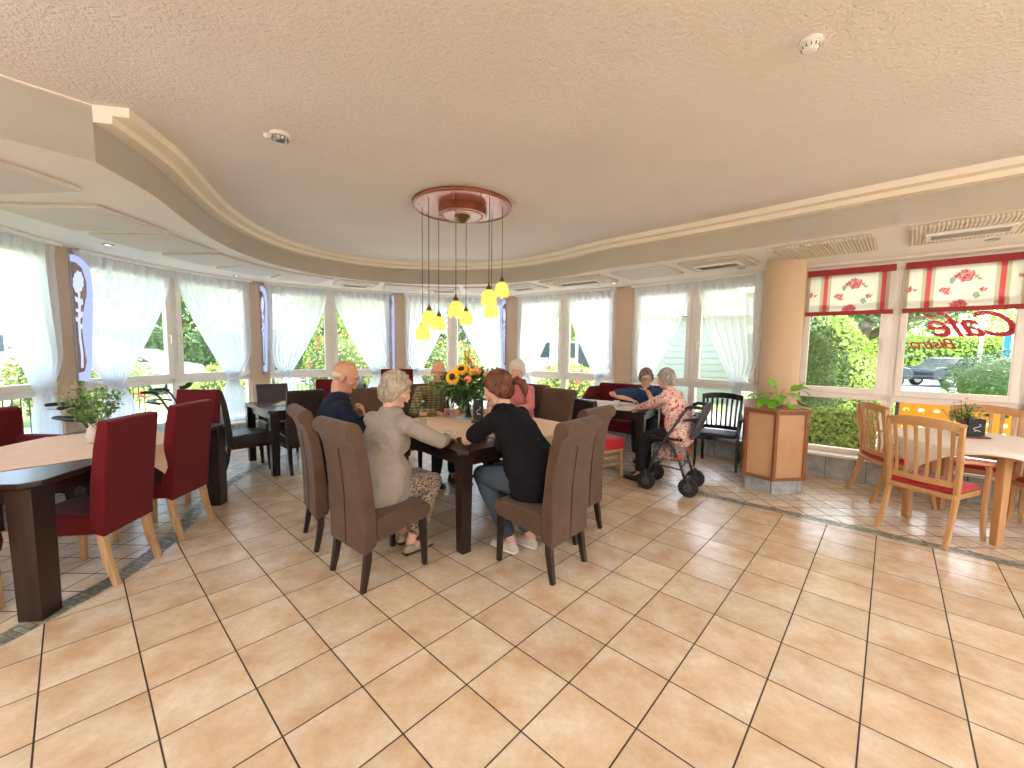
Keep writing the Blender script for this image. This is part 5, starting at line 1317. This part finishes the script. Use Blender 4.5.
c1 = t.mix(t.math('GREATER_THAN', wv('X', 14), .5), rgb(214, 206, 198), rgb(70, 70, 78)); c2 = t.mix(t.math('MULTIPLY', t.math('GREATER_THAN', wv('Z', 14), .5), .5), c1, rgb(60, 60, 66)); t.bsdf(c2, .9); MAT['check_grey'] = m
MAT['shoe'] = simple('dark_leather_shoe', rgb(50, 40, 36), .4, .1); MAT['sneaker'] = simple('pale_beige_sneaker', rgb(206, 194, 178), .7, .1, 20); MAT['sandal'] = simple('brown_white_shoe', rgb(170, 148, 124), .6, .35, 24)

def axes(loc, f):
    """world -> local of a seated person"""
    f = V(f).normalized(); a = face_to(f.x, f.y); Ri = Matrix.Rotation(-a, 3, 'Z')
    return lambda x, y, z: tuple(Ri @ V((x - loc[0], y - loc[1], z)))

# 1 bald man in navy: chin resting on the hand
L1 = (-1.50, 3.27); f1 = (.79, .61); W1 = axes(L1, f1)
p1, d1 = person('bald elderly man in navy jumper over a checked shirt, chin in hand, left of table', L1, f1, 1.09, (.0, .34), 0, (-.4, -.4), seat=.43, arms=((.1, .27, .96), (-.16, .46, .83)), skinm='skin_tan', top='navy', bottom='dark_trousers', hair='bald',
    belly=.95, palms=(((-.5, -.1, 1), (-.1, -1, .1), 1.3, 1), None), elbow_hint=((.5, .5, -1), (-.7, -.2, -.6)), feet=((.12, .34, .09), (-.12, .38, .09)), knees=((.1, .4, 0), (-.1, .4, 0)))
# shirt collar
def collar_piece(p, d, mat, k=1.0):
    mb = MB(); c_ = d['neck'] + d['sd'] * .025; pts = []
    for i in range(15):
        a = -PI * .82 + 2 * PI * .82 * i / 14; pts.append(c_ + d['lat'] * (.07 * k * math.sin(a)) + V((0, -.066 * k * math.cos(a) + .008, .012 + .014 * math.cos(a))))
    mb.tube(pts, [(.008, .024)] * 15, 8, hint=(0, 0, 1))
    for s in (-1, 1): mb.beam(d['neck'] + d['lat'] * (s * .045) + V((0, .07, .0)), d['sp'][5] + d['lat'] * (s * .02) + V((0, .125, .0)), .05, .012, (0, 1, 0))
    mb.build('shirt_collar', mat, p, bevel=.003)
collar_piece(p1, d1, MAT['check_grey'], 1.06)

# 2 grey-haired woman, grey cardigan, leaning on the table
L2 = (-.94, 2.85); f2 = (.66, .75)
p2, d2 = person('grey-haired woman in light grey cardigan and speckled skirt seen from behind, front left', L2, f2, .99, (.0, .38), .12, (-.5, -.35), arms=((.12, .52, .835), (-.1, .56, .835)), top='grey_knit', bottom='leopard', hair='grey', skirt=True, female=True,
    belly=1.6, seat=.445, shoes='sandal', elbow_hint=((1, -.1, -.3), (-.9, -.1, -.5)), feet=((.08, .2, .09), (-.1, .26, .09)), knees=((.1, .4, 0), (-.1, .4, 0)), glasses=False, folds=.016, shoulders=.18, hands=(.9, .9))
# 3 woman in black t-shirt with ponytail
L3 = (.17, 2.93); f3 = (-.76, .65)
p3, d3 = person('woman with auburn ponytail in black t-shirt and jeans leaning on the table, from behind', L3, f3, 1.06, (.24, .9), .1, (.5, -.3), arms=((.14, .6, .84), (.03, .6, .84)), top='black_tee', top_sleeve='short', bottom='jeans', hair='auburn', pony=True, female=True,
    belly=1.25, shoes='sneaker', collar='low', elbow_hint=((1, .2, -.4), (-1, .3, -.5)), feet=((.1, .1, .09), (-.06, .16, .09)), shoulders=.185, hair_disp=.012)
# 4 man in checked shirt behind the flowers
L4 = (-.98, 4.86); f4 = (.6, -.8)
person('person in green-brown checked shirt half hidden behind the sunflowers', L4, f4, 1.02, (.15, .5), 0, (-.35, -.2), arms=((.12, .44, .83), (-.12, .46, .83)), skinm='skin_tan', top='check', bottom='dark_trousers', hair='bald', belly=1.15, elbow_hint=((1, 0, -.5), (-1, 0, -.5)), feet=((.1, .36, .09), (-.1, .36, .09)))
# 5 white-haired woman in pink
L5 = (.12, 5.1); f5 = (-.62, -.78)
person('white-haired woman in pink top mostly hidden behind the ponytailed woman', L5, f5, .98, (.06, .16), 0, (.3, -.1), arms=((.16, .42, .83), (-.16, .42, .83)), top='pink_top', bottom='dark_trousers', hair='white', female=True, belly=1.1, elbow_hint=((1, 0, -.5), (-1, 0, -.5)), feet=((.1, .36, .09), (-.1, .36, .09)))
# 6 person in blue shirt, glasses
L6 = (1.96, 5.98); f6 = (-.3, -.95)
person('person with glasses in dark blue shirt seated at the white-clothed table', L6, f6, 1.04, (.4, .95), 0, (.12, -.12), arms=((.2, .40, .86), (-.03, .42, .98)), top='blue_shirt', top_sleeve='short', bottom='dark_trousers', hair='short', glasses=True, belly=1.0, seat=.47,
    elbow_hint=((1, -.1, .5), (-.8, 0, -.7)), feet=((.1, .36, .09), (-.1, .36, .09)))
# 7 woman in floral blouse on the rollator
L7 = (1.86, 4.45); f7 = (-.7, .71)
person('silver-haired woman in red and white floral blouse sitting on a rollator, from behind', L7, f7, .86, (.0, .62), 0, (.1, -.25), arms=((.2, .52, .85), (.03, .54, .85)), top='floral', bottom='dark_trousers', hair='silver', female=True, belly=1.25, seat=.565, shoulders=.17,
    elbow_hint=((1, 0, -.6), (-1, 0, -.5)), knees=((.1, .34, -.06), (-.1, .34, -.06)), feet=((.09, .42, .1), (-.09, .42, .1)), collar=None)
# ================================================================ OUTSIDE
MAT['lawn'] = simple('lawn', rgb(150, 172, 96), .9, .25, 3, .6, 30, bd=.03)
MAT['paving'] = simple('pale_paving', rgb(205, 200, 190), .85, .06, 2, .1, 20)
MAT['asphalt'] = simple('asphalt', rgb(168, 168, 168), .9, .08, 2)
MAT['siding'] = simple('pale_siding', rgb(176, 178, 166), .8, .04, 2)
MAT['roof'] = simple('grey_roof', rgb(120, 116, 112), .8, .1, 6)
MAT['render'] = simple('pale_render', rgb(222, 216, 204), .8, .03, 2)
MAT['car_dark'] = simple('dark_car_paint', rgb(64, 68, 76), .2, .05); MAT['car_light'] = simple('silver_car_paint', rgb(190, 194, 198), .2, .05)
MAT['window_dark'] = simple('dark_window', rgb(70, 80, 88), .1, .1)
MAT['topiary'] = simple('topiary_leaf', rgb(176, 196, 96), .7, .3, 12)
MAT['hedge'] = simple('hedge_leaf', rgb(150, 166, 84), .7, .35, 12)
MAT['bush'] = simple('bush_leaf', rgb(92, 118, 66), .7, .35, 12)
MAT['core'] = simple('shrub_core', rgb(88, 104, 58), .9, .3, 10)
MAT['yellow_bench'] = simple('orange_yellow_plastic', rgb(244, 168, 40), .5, .05)
mb = MB(); mb.box((2, 26, -.12), (120, 80, .1)); o = mb.build('ground_outside', MAT['lawn']); struct(o)
# paved strip along the window wall
mb = MB(); m2 = [tuple(V(p) + (V(p) - V((0, min(3.0, p[1])))).normalized() * 4.5) for p in shell]
b0 = len(mb.v); N_ = len(shell)
mb.v += [V((p[0], p[1], -.05)) for p in shell] + [V((p[0], p[1], -.05)) for p in m2]
for i in range(N_ - 1): mb.face([b0 + i, b0 + N_ + i, b0 + N_ + i + 1, b0 + i + 1])
o = mb.build('path_outside', MAT['paving']); struct(o)
for p in o.data.polygons:
    if p.normal.z < 0: p.flip()
mb = MB(); mb.beam((-30, 20.0, -.06), (45, 20.0, -.06), 5.0, .02); o = mb.build('street_outside', MAT['asphalt']); struct(o)

def leafshell(name, fn, n, mat, parent, L=.07, W=.045, seed=1, jit=.5):
    rnd = random.Random(seed); mb = MB()
    for k in range(n):
        p, nn = fn(rnd); nn = V(nn).normalized(); d = V((rnd.gauss(0, 1), rnd.gauss(0, 1), rnd.gauss(0, 1))).normalized()
        mb.leaf(p, d + nn * jit, nn, L * rnd.uniform(.6, 1.4), W * rnd.uniform(.7, 1.3))
    o = mb.build(name, mat, parent); tag(o, kind='stuff'); return o
# topiary cone
def cone(label, c, R, Hh, n, mat='topiary', seed=1):
    r = empty('topiary_cone', (c[0], c[1], -.07), 0, label, 'topiary')
    mb = MB(); mb.lathe([(R * .9, 0), (R * .82, .1 * Hh), (R * .55, .4 * Hh), (R * .2, .76 * Hh), (.01, .94 * Hh)], n=28); mb.build('shrub_body', MAT['core'], r, smooth=True)
    def fn(q):
        t_ = 1 - math.sqrt(q.random()); a = q.random() * 2 * PI; rr = R * (1 - t_) ** .9 * (1 + .05 * math.sin(a * 5 + t_ * 9)) + q.gauss(0, .02); return V((rr * math.cos(a), rr * math.sin(a), t_ * Hh)), (math.cos(a), math.sin(a), .5)
    leafshell('leaves', fn, n, MAT[mat], r, .085, .06, seed)
cone('tall light green cone-shaped topiary outside, right of the column', (8.15, 10.6), 1.7, 3.0, 12000)
def box_hedge(label, p, q, w, h, n, mat, seed=2, name='hedge', L_=.07):
    p = V((p[0], p[1], 0)); q = V((q[0], q[1], 0)); d = q - p; L = d.length; d.normalize(); nn = V((-d.y, d.x, 0)); ctr = (p + q) / 2
    r = empty(name, (ctr.x, ctr.y, -.07), math.atan2(d.y, d.x), label, 'hedge')
    mb = MB(); mb.box((0, 0, h * .48), (L * .98, w * .9, h * .95)); mb.build('shrub_body', MAT['core'], r, bevel=.05)
    def fn(s):
        f = s.random()
        if f < .4: return V((s.uniform(-L / 2, L / 2), s.uniform(-w / 2, w / 2), h + s.gauss(0, .02))), (0, 0, 1)
        sg = s.choice((-1, 1)); return V((s.uniform(-L / 2, L / 2), sg * w / 2 + s.gauss(0, .02), s.uniform(0, h))), (0, sg, .3)
    leafshell('leaves', fn, n, MAT[mat], r, L_, L_ * .7, seed)
box_hedge('low clipped hedge right outside the windows by the column', (4.7, 7.2), (5.75, 6.35), .6, .62, 4500, 'hedge')
box_hedge('long tall yellow-green hedge far behind the street on the right', (13, 29), (41, 31), 1.5, 2.7, 9000, 'topiary', 5, L_=.3)
box_hedge('long tall green hedge far behind the left windows', (-26, 22), (-3, 25), 1.5, 2.3, 7000, 'bush', 6, L_=.28)
box_hedge('tall hedge outside beyond the uncurtained right side windows', (14.5, 4.5), (15, -7), 1.0, 2.0, 6000, 'hedge', 9, L_=.14)
def bush(label, c, R, n, mat, seed, flowers=None, name='bush', z=None, L=.08):
    r = empty(name, (c[0], c[1], -.07), 0, label, 'bush')
    mb = MB(); mb.ell((0, 0, R[2] * .95), (R[0] * .86, R[1] * .86, R[2] * .9), nu=18, nv=12); mb.build('shrub_body', MAT['core'], r, smooth=True)
    def fn(q):
        d = V((q.gauss(0, 1), q.gauss(0, 1), q.gauss(0, 1))).normalized(); k = 1 + .12 * noise.noise(d * 2.5) + q.gauss(0, .03); return V((d.x * R[0] * k, d.y * R[1] * k, max(0, R[2] + d.z * R[2] * k))), d
    leafshell('leaves', fn, n, MAT[mat], r, L, L * .62, seed)
    if flowers:
        rnd = random.Random(seed + 50); mb = MB()
        for k in range(flowers[1]):
            p, d = fn(rnd); p = p + V(d) * .06
            for j in range(8): mb.leaf(p, V((rnd.gauss(0, 1), rnd.gauss(0, 1), rnd.gauss(0, 1))), d, .09, .07)
        tag(mb.build('blossoms', MAT[flowers[0]], r), kind='stuff')
MAT['outer_red'] = simple('coral_blossom', rgb(232, 96, 80), .6, .2, 10)
bush('round grey-green bush outside behind the right end of the plant cabinet', (6.0, 8.6), (.8, .8, 1.15), 4500, 'bush', 3)
bush('round dark bush outside at the right edge beyond the red lettering', (13.2, 10.6), (1.35, 1.3, .85), 4500, 'bush', 4)
bush('yellow-green shrub with coral flowers outside behind the bald man', (-4.6, 11.5), (1.2, 1.0, 1.0), 3500, 'hedge', 5, ('outer_red', 30))
bush('tall shrub with coral flowers outside the leftmost bay', (-8.9, 8.4), (1.0, 1.0, .85), 3200, 'hedge', 6, ('outer_red', 26))
bush('flowering shrub outside behind the sunflower bouquet', (-1.9, 12.4), (1.0, .9, .9), 3000, 'hedge', 7, ('outer_red', 40))
bush('bright green bush outside behind the white-haired woman', (1.6, 11.2), (.9, .8, .6), 2600, 'topiary', 8, ('outer_red', 14))
bush('bright green bush low outside between second and third pillar', (-6.9, 10.2), (.9, .8, .6), 2400, 'topiary', 9, ('outer_red', 10))
bush('dark bush outside beyond the first rose sconce', (-11.0, 5.4), (1.2, 1.2, 1.3), 3000, 'bush', 10)
# trees
def tree(label, c, hgt, crown, n, mat='bush', seed=1, lean=(0, 0), tr=.16, L=.22):
    r = empty('tree', (c[0], c[1], -.07), 0, label, 'tree'); rnd = random.Random(seed)
    mb = MB(); top = V((lean[0], lean[1], hgt * .56)); mb.tube([(0, 0, 0), V((lean[0] * .3, lean[1] * .3, hgt * .3)), top], [tr, tr * .8, tr * .5], 12)
    tips = []
    for k in range(9):
        a = k * 2.4; t0 = V((lean[0] * .35, lean[1] * .35, hgt * .32)).lerp(top, (k % 5) / 5); e_ = top + V((crown[0] * .7 * math.cos(a), crown[1] * .7 * math.sin(a), hgt * rnd.uniform(-.1, .22))); tips.append(e_)
        mb.tube([t0, t0.lerp(e_, .5) + V((0, 0, .2)), e_], [tr * .45, tr * .28, .02], 7)
    mb.build('trunk', MAT['bark'], r, smooth=True)
    cl = [(top + V((rnd.uniform(-1, 1) * crown[0] * .7, rnd.uniform(-1, 1) * crown[1] * .7, rnd.uniform(-.25, .9) * crown[2] * .7)), rnd.uniform(.35, .6)) for _ in range(16)]
    mb = MB()
    for k in range(n):
        cc_, sc2 = rnd.choice(cl); d = V((rnd.gauss(0, 1), rnd.gauss(0, 1), rnd.gauss(0, 1))).normalized(); p = cc_ + V((d.x * crown[0], d.y * crown[1], d.z * crown[2])) * sc2 * rnd.uniform(.6, 1)
        mb.leaf(p, V((rnd.gauss(0, 1), rnd.gauss(0, 1), rnd.gauss(0, 1))), d, L * rnd.uniform(.6, 1.3), L * .6)
    tag(mb.build('crown', MAT[mat], r), kind='stuff')
tree('large tree with leaning dark trunk outside, right of the topiary cone', (12.0, 14.6), 6.4, (3.2, 2.6, 2.0), 6500, 'bush', 3, (.9, 0), .28)
tree('light green tree beyond the street behind the red lettering', (22.5, 24.8), 6.2, (4.2, 2.6, 2.6), 8000, 'topiary', 5, (0, 0), .2)
tree('leafy tree at far right beyond the street', (34, 25.5), 6.5, (4.2, 3, 2.8), 6500, 'topiary', 6)
tree('tree outside left, behind the first window bay', (-14.0, 17.0), 5.4, (3.2, 3, 2.6), 5500, 'bush', 7)
tree('tree outside behind the second window bay', (-7.8, 17.5), 5.2, (2.8, 2.2, 2.6), 4500, 'hedge', 8)
tree('tree outside behind the hanging lamp', (-1.8, 20), 5.5, (3.2, 2.2, 2.8), 4500, 'bush', 9)
tree('tree outside behind the fourth window bay', (5.2, 21.5), 5.5, (3.0, 2.2, 2.6), 4500, 'hedge', 10)
tree('tree outside left of the column, above the pale building', (13, 26), 6.5, (3.4, 2.4, 2.8), 4500, 'hedge', 11)
tree('tree outside beyond the uncurtained right side windows', (21.5, 1.5), 5.5, (3.2, 3, 2.6), 4500, 'topiary', 14)
tree('far left tree outside beyond the first rose sconce', (-17, 8), 5, (3.2, 3, 2.6), 4500, 'hedge', 12)
# pale shed / building with horizontal siding
def building(label, c, rot, sx, sy, h, mat, name='building', wins=((-.3, 1.5), (.25, 1.5)), boards=True):
    r = empty(name, (c[0], c[1], -.07), rot, label, 'building')
    mb = MB(); mb.box((0, 0, h / 2), (sx, sy, h)); mb.build('walls', MAT[mat], r)
    if boards:
        mb = MB()
        for k in range(int(h / .2)): mb.box((0, -sy / 2 - .012, .1 + k * .2), (sx, .02, .165), Euler((.06, 0, 0)))
        mb.build('siding_boards', MAT[mat], r)
    mb = MB(); mb.extr([(-sy / 2 - .4, h), (sy / 2 + .4, h), (0, h + sy * .28)], sx + .6, (0, 0, 0), (0, 1, 0), (0, 0, 1)); mb.build('roof', MAT['roof'], r)
    for (x, z) in wins:
        mb = MB(); mb.box((x * sx, -sy / 2 - .02, z), (1.3, .05, 1.2)); w = mb.build('window', MAT['frame'], r, bevel=.01)
        mb = MB(); mb.box((x * sx, -sy / 2 - .05, z), (1.1, .02, 1.0)); mb.build('pane', MAT['window_dark'], w)
building('pale building with horizontal siding outside behind the table of the person in blue', (5.2, 15.2), -.25, 5.0, 4, 2.7, 'siding', wins=((-.4, 1.5),))
building('pale rendered house far behind the bald man', (-11, 33), .3, 9, 6, 5, 'render', boards=False, wins=((-.3, 1.6), (.1, 1.6), (.35, 1.6), (-.3, 3.8), (.1, 3.8)))
building('pale house far behind the hanging lamp', (1, 30), 0, 9, 6, 5.2, 'render', boards=False, wins=((-.3, 1.6), (.1, 1.6), (.35, 1.6), (-.3, 3.8), (.1, 3.8)))
building('pale house far outside at the left', (-34, 24), 1.0, 9, 6, 5, 'render', boards=False, wins=((-.3, 1.6), (.2, 1.6)))
building('pale house beyond the street at far right', (48, 33), -.7, 9, 6, 4.5, 'render', boards=False, wins=((-.3, 1.6), (.2, 1.6)))
# parked cars
def car(label, c, rot, mat):
    r = empty('car', (c[0], c[1], -.05), rot, label, 'car')
    pr_ = [(-2.1, .35), (-2.15, .75), (-1.9, .95), (-1.35, 1.0), (-.8, 1.42), (.7, 1.45), (1.35, 1.02), (2.0, .9), (2.15, .65), (2.12, .35)]
    mb = MB(); mb.extr(pr_, 1.7, (0, 0, 0), (1, 0, 0), (0, 0, 1)); mb.build('car_body', MAT[mat], r, bevel=.08, seg=3)
    mb = MB(); mb.extr([(-1.22, 1.02), (-.76, 1.36), (.64, 1.38), (1.18, 1.04)], 1.74, (0, 0, 0), (1, 0, 0), (0, 0, 1)); mb.build('side_windows', MAT['window_dark'], r, bevel=.01)
    for x in (-1.35, 1.35):
        for y in (-.78, .78): mb = MB(); mb.tube([(x, y - .1, .33), (x, y + .1, .33)], [.33, .33], 24); w = mb.build('wheel', MAT['rubber'], r, bevel=.03); mb = MB(); mb.tube([(x, y - .11, .33), (x, y + .11, .33)], [.2, .2], 18); mb.build('hub_cap', MAT['metal'], w)
car('dark parked car on the street seen beneath the red lettering', (22.5, 20.6), .0, 'car_dark')
car('dark parked car partly behind the tree trunk outside', (17.5, 20.8), .0, 'car_dark')
car('silver parked car outside the leftmost bay', (-13.0, 13.6), .3, 'car_light')
# garden fence of thin rails, posts each
def fence(label, p, q, h, nb, mat='dark_metal', step=2.0):
    p = V((p[0], p[1], 0)); q = V((q[0], q[1], 0)); d = q - p; L = d.length
    r = empty('garden_fence', (p.x, p.y, -.05), math.atan2(d.y, d.x), label, 'fence')
    mb = MB()
    for z in ((.15, h - .05) if nb else [h * k / 5 for k in range(1, 6)]): mb.cyl((0, 0, z), (L, 0, z), .012, n=6)
    if nb:
        for k in range(nb): x = L * k / nb; mb.cyl((x, 0, .05), (x, 0, h), .009, n=5)
    mb.build('rails', MAT[mat], r)
    for k in range(int(L / step) + 1): mb = MB(); mb.cyl((k * step, 0, 0), (k * step, 0, h + .1), .035, n=8); mb.build('post', MAT[mat], r, smooth=True)
fence('thin dark wire fence along the lawn outside on the right', (9.5, 13.2), (22, 12.2), 1.5, 0, step=2.6)
fence('vertical bar railing outside behind the second window bay', (-5.8, 9.9), (-2.2, 10.6), 1.0, 40)
fence('low railing outside the leftmost bay', (-7.2, 4.4), (-6.6, 7.4), .9, 34)
# lamp post, post with red top, sign board
r = empty('lamp_post', (19.6, 17.2, -.05), 0, 'pale post outside between car and dark fence post', 'post'); mb = MB(); mb.cyl((0, 0, 0), (0, 0, 3.4), .07, .05, 10); mb.build('pole', MAT['white_plastic'], r, smooth=True); mb = MB(); mb.ell((0, 0, 3.5), (.2, .2, .14)); mb.build('lamp_head', MAT['white_plastic'], r, smooth=True)
r = empty('garden_hydrant', (10.6, 12.0, -.05), 0, 'white and red garden hydrant outside right of the topiary', 'hydrant')
mb = MB(); mb.lathe([(.09, 0), (.09, .35), (.07, .4), (.0005, .4)], n=16); mb.build('lower_body', MAT['red_petal'], r, smooth=True)
mb = MB(); mb.lathe([(.07, .4), (.085, .45), (.085, .62), (.07, .66), (.0005, .66)], n=16); mb.build('middle_ring', MAT['white_plastic'], r, smooth=True); mb = MB(); mb.lathe([(.07, .66), (.08, .7), (.075, .86), (.03, .94), (.0005, .95)], n=16); mb.build('cap', MAT['red_petal'], r, smooth=True)
r = empty('notice_board', (16.2, 13.0, -.05), -.8, 'blue and white notice board outside at the right edge', 'sign')
mb = MB(); mb.box((0, 0, 1.7), (.9, .06, 1.1)); mb.build('board', MAT['white_plastic'], r, bevel=.01)
MAT['sign_blue'] = simple('sign_blue', rgb(40, 140, 214), .5, .05); mb = MB(); mb.box((-.36, -.04, 1.7), (.14, .02, 1.08)); mb.build('blue_stripe', MAT['sign_blue'], r)
for x in (-.4, .4): mb = MB(); mb.box((x, 0, .6), (.06, .06, 1.2)); mb.build('post', MAT['dark_metal'], r)
# yellow garden bench with perforated backrest
bp = V((6.5, 5.6)); 
r = empty('garden_bench', (bp.x, bp.y, -.05), face_to(.66, .75), 'orange-yellow bench with perforated backrest just outside the right window', 'bench')
holes = MB(); Wb, Hb = 1.7, .5
cols_, rows_ = 11, 4
mb = MB()
cx_ = Wb / cols_; cz_ = Hb / rows_
for i in range(cols_):
    for j in range(rows_):
        x0 = -Wb / 2 + i * cx_; z0 = .48 + j * cz_; c0 = V((x0 + cx_ / 2, -.28, z0 + cz_ / 2)); N = 12; o_i = []
        for y in (0, .02):
            b0 = len(mb.v)
            sq = [(-.5, -.5), (-.17, -.5), (.17, -.5), (.5, -.5), (.5, -.17), (.5, .17), (.5, .5), (.17, .5), (-.17, .5), (-.5, .5), (-.5, .17), (-.5, -.17)]
            for (a, b) in sq: mb.v.append(c0 + V((a * cx_, y, b * cz_)))
            for (a, b) in sq: q = V((a, b)).normalized(); mb.v.append(c0 + V((q.x * .036, y, q.y * .026)))
            for k in range(12):
                k2 = (k + 1) % 12; f_ = [b0 + k, b0 + k2, b0 + 12 + k2, b0 + 12 + k]; mb.face(f_ if y == 0 else f_[::-1])
            o_i.append(b0)
        for k in range(12): k2 = (k + 1) % 12; mb.face([o_i[0] + 12 + k, o_i[0] + 12 + k2, o_i[1] + 12 + k2, o_i[1] + 12 + k])
for v in mb.v: v.y -= (v.z - .48) * .18
mb.build('backrest', MAT['yellow_bench'], r)
mb = MB(); mb.box((0, 0, .46), (Wb, .48, .04)); mb.build('seat', MAT['yellow_bench'], r, bevel=.01)
for s in (-1, 1):
    mb = MB(); mb.sweep([(s * (Wb / 2 + .02), .2, 0), (s * (Wb / 2 + .02), .2, .45), (s * (Wb / 2 + .02), -.25, .45), (s * (Wb / 2 + .02), -.4, 1.0)], .04, .05); mb.beam((s * (Wb / 2 + .02), -.25, .45), (s * (Wb / 2 + .02), -.3, 0), .04, .05); mb.build('bench_frame', MAT['dark_metal'], r)

# ================================================================ LIGHT
w = bpy.data.worlds.new('sky'); SC.world = w; w.use_nodes = True; nt = w.node_tree; nt.nodes.clear()
ow = nt.nodes.new('ShaderNodeOutputWorld'); bg = nt.nodes.new('ShaderNodeBackground'); sky = nt.nodes.new('ShaderNodeTexSky')
sky.sky_type = 'NISHITA'; sky.sun_disc = False; sky.sun_elevation = math.radians(48); sky.sun_rotation = math.radians(60); sky.air_density = 1.0; sky.dust_density = 3.0; sky.altitude = 100
mxn = nt.nodes.new('ShaderNodeMix'); mxn.data_type = 'RGBA'; mxn.inputs[0].default_value = .55; mxn.inputs[7].default_value = (SKYC[0], SKYC[1], SKYC[2], 1)
nt.links.new(sky.outputs[0], mxn.inputs[6]); nt.links.new(mxn.outputs[2], bg.inputs[0]); bg.inputs[1].default_value = SKY_STRENGTH
nt.links.new(bg.outputs[0], ow.inputs[0])
sd_ = bpy.data.lights.new('sun', 'SUN'); so = bpy.data.objects.new('sun', sd_); COL.objects.link(so)
sd_.energy = SUN_E; sd_.angle = .03; sd_.color = (1, .97, .93)
az = math.radians(SUN_AZ); el = math.radians(50); dirv = V((math.cos(az) * math.cos(el), math.sin(az) * math.cos(el), math.sin(el)))
so.rotation_euler = dirv.to_track_quat('Z', 'Y').to_euler(); so.location = (8, 4, 9)
# unseen drum lamps added behind the camera to fill the room with light
MAT['fillglow'] = emitmat('added_fill_glow', (.95, .97, 1, 1), FILL_S)
for i, (x, y) in enumerate(((-3.0, .3), (3.4, .2), (-2.4, -1.9), (.6, -1.2), (5.2, -1.4), (-2.4, -4.0), (1.2, -3.8), (4.8, -4.0))):
    r = empty('added_fill_lamp', (x, y, ZC), 0, 'added fill lamp, unseen glowing drum behind the camera', 'lamp', 'added fill lamps behind the camera')
    mb = MB(); mb.lathe([(.0005, -.3), (.4, -.3), (.42, -.32), (.42, -.56), (.4, -.58), (.0005, -.58)], n=32); mb.build('fill_drum', MAT['fillglow'], r)
    mb = MB(); mb.cyl((0, 0, 0), (0, 0, -.31), .012, n=8); mb.build('fill_rod', MAT['metal'], r)
# pendant warm glow
for k, (x, y, z) in enumerate(PD):
    pl = bpy.data.lights.new('pendant_light', 'POINT'); pl.energy = .6; pl.color = (1, .8, .45); pl.shadow_soft_size = .03
    po = bpy.data.objects.new('pendant_light', pl); COL.objects.link(po); po.location = (x - LC.x, y - LC.y, z - .09 - ZC); po.parent = bpy.data.objects['pendant_lamp']
# daylight portals: sampling guides for the sky at each casement
for (bi, si), (o, d, nr, L) in SEGS.items():
    pd = bpy.data.lights.new('portal', 'AREA'); pd.shape = 'RECTANGLE'; pd.size = L; pd.size_y = 2.3; pd.cycles.is_portal = True
    po = bpy.data.objects.new('daylight_portal', pd); COL.objects.link(po); c = o + d * L / 2 - nr * .25; po.location = (c.x, c.y, 1.45)
    po.rotation_euler = Matrix((-d if False else d, V((0, 0, 1)), d.cross(V((0, 0, 1))))).transposed().to_euler()
    # area lights shine along local -Z: it must point into the room
    zax = -nr; xax = d; yax = zax.cross(xax); po.rotation_euler = Matrix((xax, yax, zax)).transposed().to_euler()
vs = SC.view_settings; vs.view_transform = 'Standard'; vs.look = 'None'; vs.gamma = 1; vs.exposure = EXPO; vs.use_curve_mapping = False
SC.cycles.max_bounces = 10; SC.cycles.diffuse_bounces = 6; SC.cycles.transparent_max_bounces = 16; SC.cycles.caustics_reflective = False; SC.cycles.caustics_refractive = False
SC.cycles.use_denoising = True; SC.cycles.sample_clamp_indirect = 6
# drop groups that only one object carries, and give every loose thing its own name
from collections import Counter
cnt = Counter(o.get('group') for o in SC.objects if o.get('group') and o.parent is None)
for o in SC.objects:
    if o.get('group') and cnt[o['group']] < 2: del o['group']
